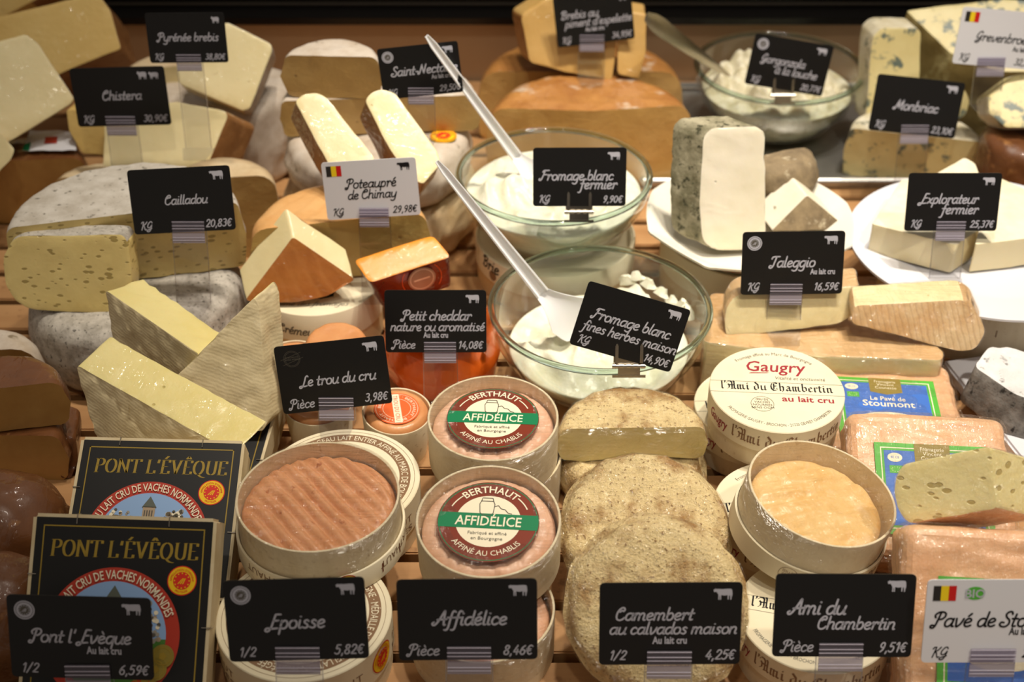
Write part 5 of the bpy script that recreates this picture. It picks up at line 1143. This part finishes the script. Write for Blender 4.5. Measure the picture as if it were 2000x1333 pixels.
prism('cheese_wedge', 'cut square cheese chunk with holes lying on the salmon squares', [(1748, 933), (1763, 907), (1935, 871), (1948, 994), (1772, 1024), (1756, 1001), (1746, 962)], (1772, 1024, .094), (-.3, -.8, .5), (.034, .012, -.020), '1001111', ('p_pave', 'r_pave'), bt=0, r=.004, film=True)
prism('ash_cheese', 'grey ash-coated cheese with white top on the white board', [(1932, 677), (1960, 678), (2080, 705), (2080, 800), (1985, 772), (1902, 716)], (1985, 772, .045), (0, -.1, 1), (-.004, -.004, -.032), 1, ('r_ashwhite', 'r_ash'), taper=1.12, r=.006, wob=.0016, wfreq=70)

# ------------------------------------------------------------------ price cards
def cl(p, extra=''): return ('white' if extra.startswith('white') else 'black')+' price card showing '+p+(', '+extra if extra and not extra.startswith('white') else '')+(extra[5:] if extra.startswith('white') else '')
card([("Pont l' Evèque", .15, .56, .70)], '6,59€', '1/2', (158, 1246), 279, roll=-1.8, tilt=20, seal=True, sub=('Au lait cru', .66, .69), label=cl('6,59€', 'before the black-labelled square boxes'), clipx=.53)
card([('Epoisse', .30, .60, .40)], '5,82€', '1/2', (579, 1211), 275, roll=1.8, kmax=.97, seal=True, label=cl('5,82€', 'before the open orange cheese'), clipx=.5)
card([('Affidélice', .26, .56, .52)], '8,46€', 'Pièce', (913, 1211), 273, kmax=.97, roll=.6, label=cl('8,46€', 'before the pink boxed cheeses'), clipx=.51)
card([('Camembert', .11, .45, .55), ('au calvados maison', .07, .62, .90)], '4,25€', '1/2', (1309, 1219), 277, roll=.4, sub=('Au lait cru', .50, .74), label=cl('4,25€', 'before the crumbed rounds'))
card([('Ami du', .11, .48, .40), ('Chambertin', .31, .66, .56)], '9,51€', 'Pièce', (1648, 1203), 273, roll=-.3, tilt=23, label=cl('9,51€', 'before the open gold cheese'), clipx=.49)
card([('Pavé de Stoumont', .06, .56, 1.0)], '28,70€', 'KG', (1945, 1214), 280, roll=.2, white=True, flag=True, bio=True, sub=('Au lait cru', .72, .66), label='white price card with flag and green organic mark before the salmon squares', animal=())
card([('Le trou du cru', .20, .62, .68)], '3,98€', 'Pièce', (651, 733), 216, roll=6.3, tilt=22, stamp=True, zbase=.0446, label=cl('3,98€', 'tilted among the small veneer cups'), clipx=.52)
card([('Petit cheddar', .17, .48, .68), ('nature ou aromatisé', .05, .65, .93)], '14,08€', 'Pièce', (851, 628), 198, roll=0, sub=('Au lait cru', .5, .76), label=cl('14,08€', 'before the orange-waxed round'), clipx=.54)
card([('Cailladou', .33, .56, .42)], '20,83€', 'KG', (355, 391), 200, roll=3, zbase=.0685, label=cl('20,83€', 'before the big holey half wheel'), clipx=.55)
card([('Chistera', .30, .55, .42)], '30,90€', 'KG', (236, 189), 184, roll=1.5, tilt=10, animal=('sheep', 'goat'), zbase=.075, label=cl('30,90€', 'on the cream wedge'), clipx=.47)
card([('Pyrénée brebis', .13, .56, .77)], '38,80€', 'KG', (365, 74), 154, roll=.5, tilt=10, animal=('sheep',), zbase=.11, label=cl('38,80€', 'by the tall pale wedge'))
card([('Poteaupré', .24, .47, .53), ('de Chimay', .24, .66, .52)], '29,98€', 'KG', (725, 369), 184, roll=3.6, tilt=12, white=True, flag=True, zbase=.0505, label='white price card showing 29,98€ with flag on the peach half wheel', clipx=.52)
card([('Saint-Nectaire', .14, .56, .82)], '29,50€', 'KG', (821, 138), 158, roll=6, tilt=12, seal=True, sub=('Au lait cru', .75, .68), zbase=.1455, label=cl('29,50€', 'crossed by a spatula handle'), clipx=.5)
card([('Brebis au', .08, .45, .48), ("piment d'espelette", .12, .62, .86)], '34,95€', 'KG', (1160, 36), 152, roll=7, tilt=12, animal=('sheep',), sub=('Au lait cru', .5, .74), zbase=.0915, label=cl('34,95€', 'before the golden wedges'), clipx=.48)
card([('Gorgonzola', .14, .52, .56), ('à la louche', .34, .70, .54)], '20,77€', 'KG', (1541, 127), 156, roll=-9.5, tilt=14, seal=True, holder='clip', zbase=.07, label=cl('20,77€', 'clipped to the bowl of curd'), clipx=.45)
card([('Grevenbroecker', .21, .56, .80)], '32,50€', 'KG', (1955, 76), 172, roll=-5, tilt=14, white=True, flag=True, sub=('Au lait cru', .78, .70), zbase=.10, label='white price card with flag before the large blue-veined piece', clipx=.42)
card([('Monbriac', .25, .58, .50)], '23,10€', 'KG', (1790, 208), 172, roll=-6, tilt=18, zbase=TZ+.0002, label=cl('23,10€', 'before the low blue half wheel'), clipx=.5)
card([('Fromage blanc', .08, .55, .78), ('fermier', .50, .70, .40)], '9,90€', 'KG', (1132, 346), 182, roll=.2, tilt=18, holder='clip', zbase=.10, label=cl('9,90€', 'clipped to the bowl on the tan carton'))
card([('Fromage blanc', .13, .52, .76), ('fines herbes maison', .07, .72, .92)], '14,90€', 'KG', (1230, 639), 208, roll=-16.5, tilt=20, holder='clip', zbase=.06, label=cl('14,90€', 'clipped askew to the herb bowl'), clipx=.5)
card([('Explorateur', .15, .52, .62), ('fermier', .38, .70, .40)], '25,37€', 'KG', (1861, 395), 181, roll=0, tilt=18, zbase=.0645, label=cl('25,37€', 'on the white plate'), clipx=.50)
card([('Taleggio', .28, .56, .44)], '16,59€', 'KG', (1548, 514), 199, roll=.8, tilt=18, seal=True, sub=('Au lait cru', .80, .68), zbase=.0572, label=cl('16,59€', 'before the film-wrapped washed-rind slice'), clipx=.45)
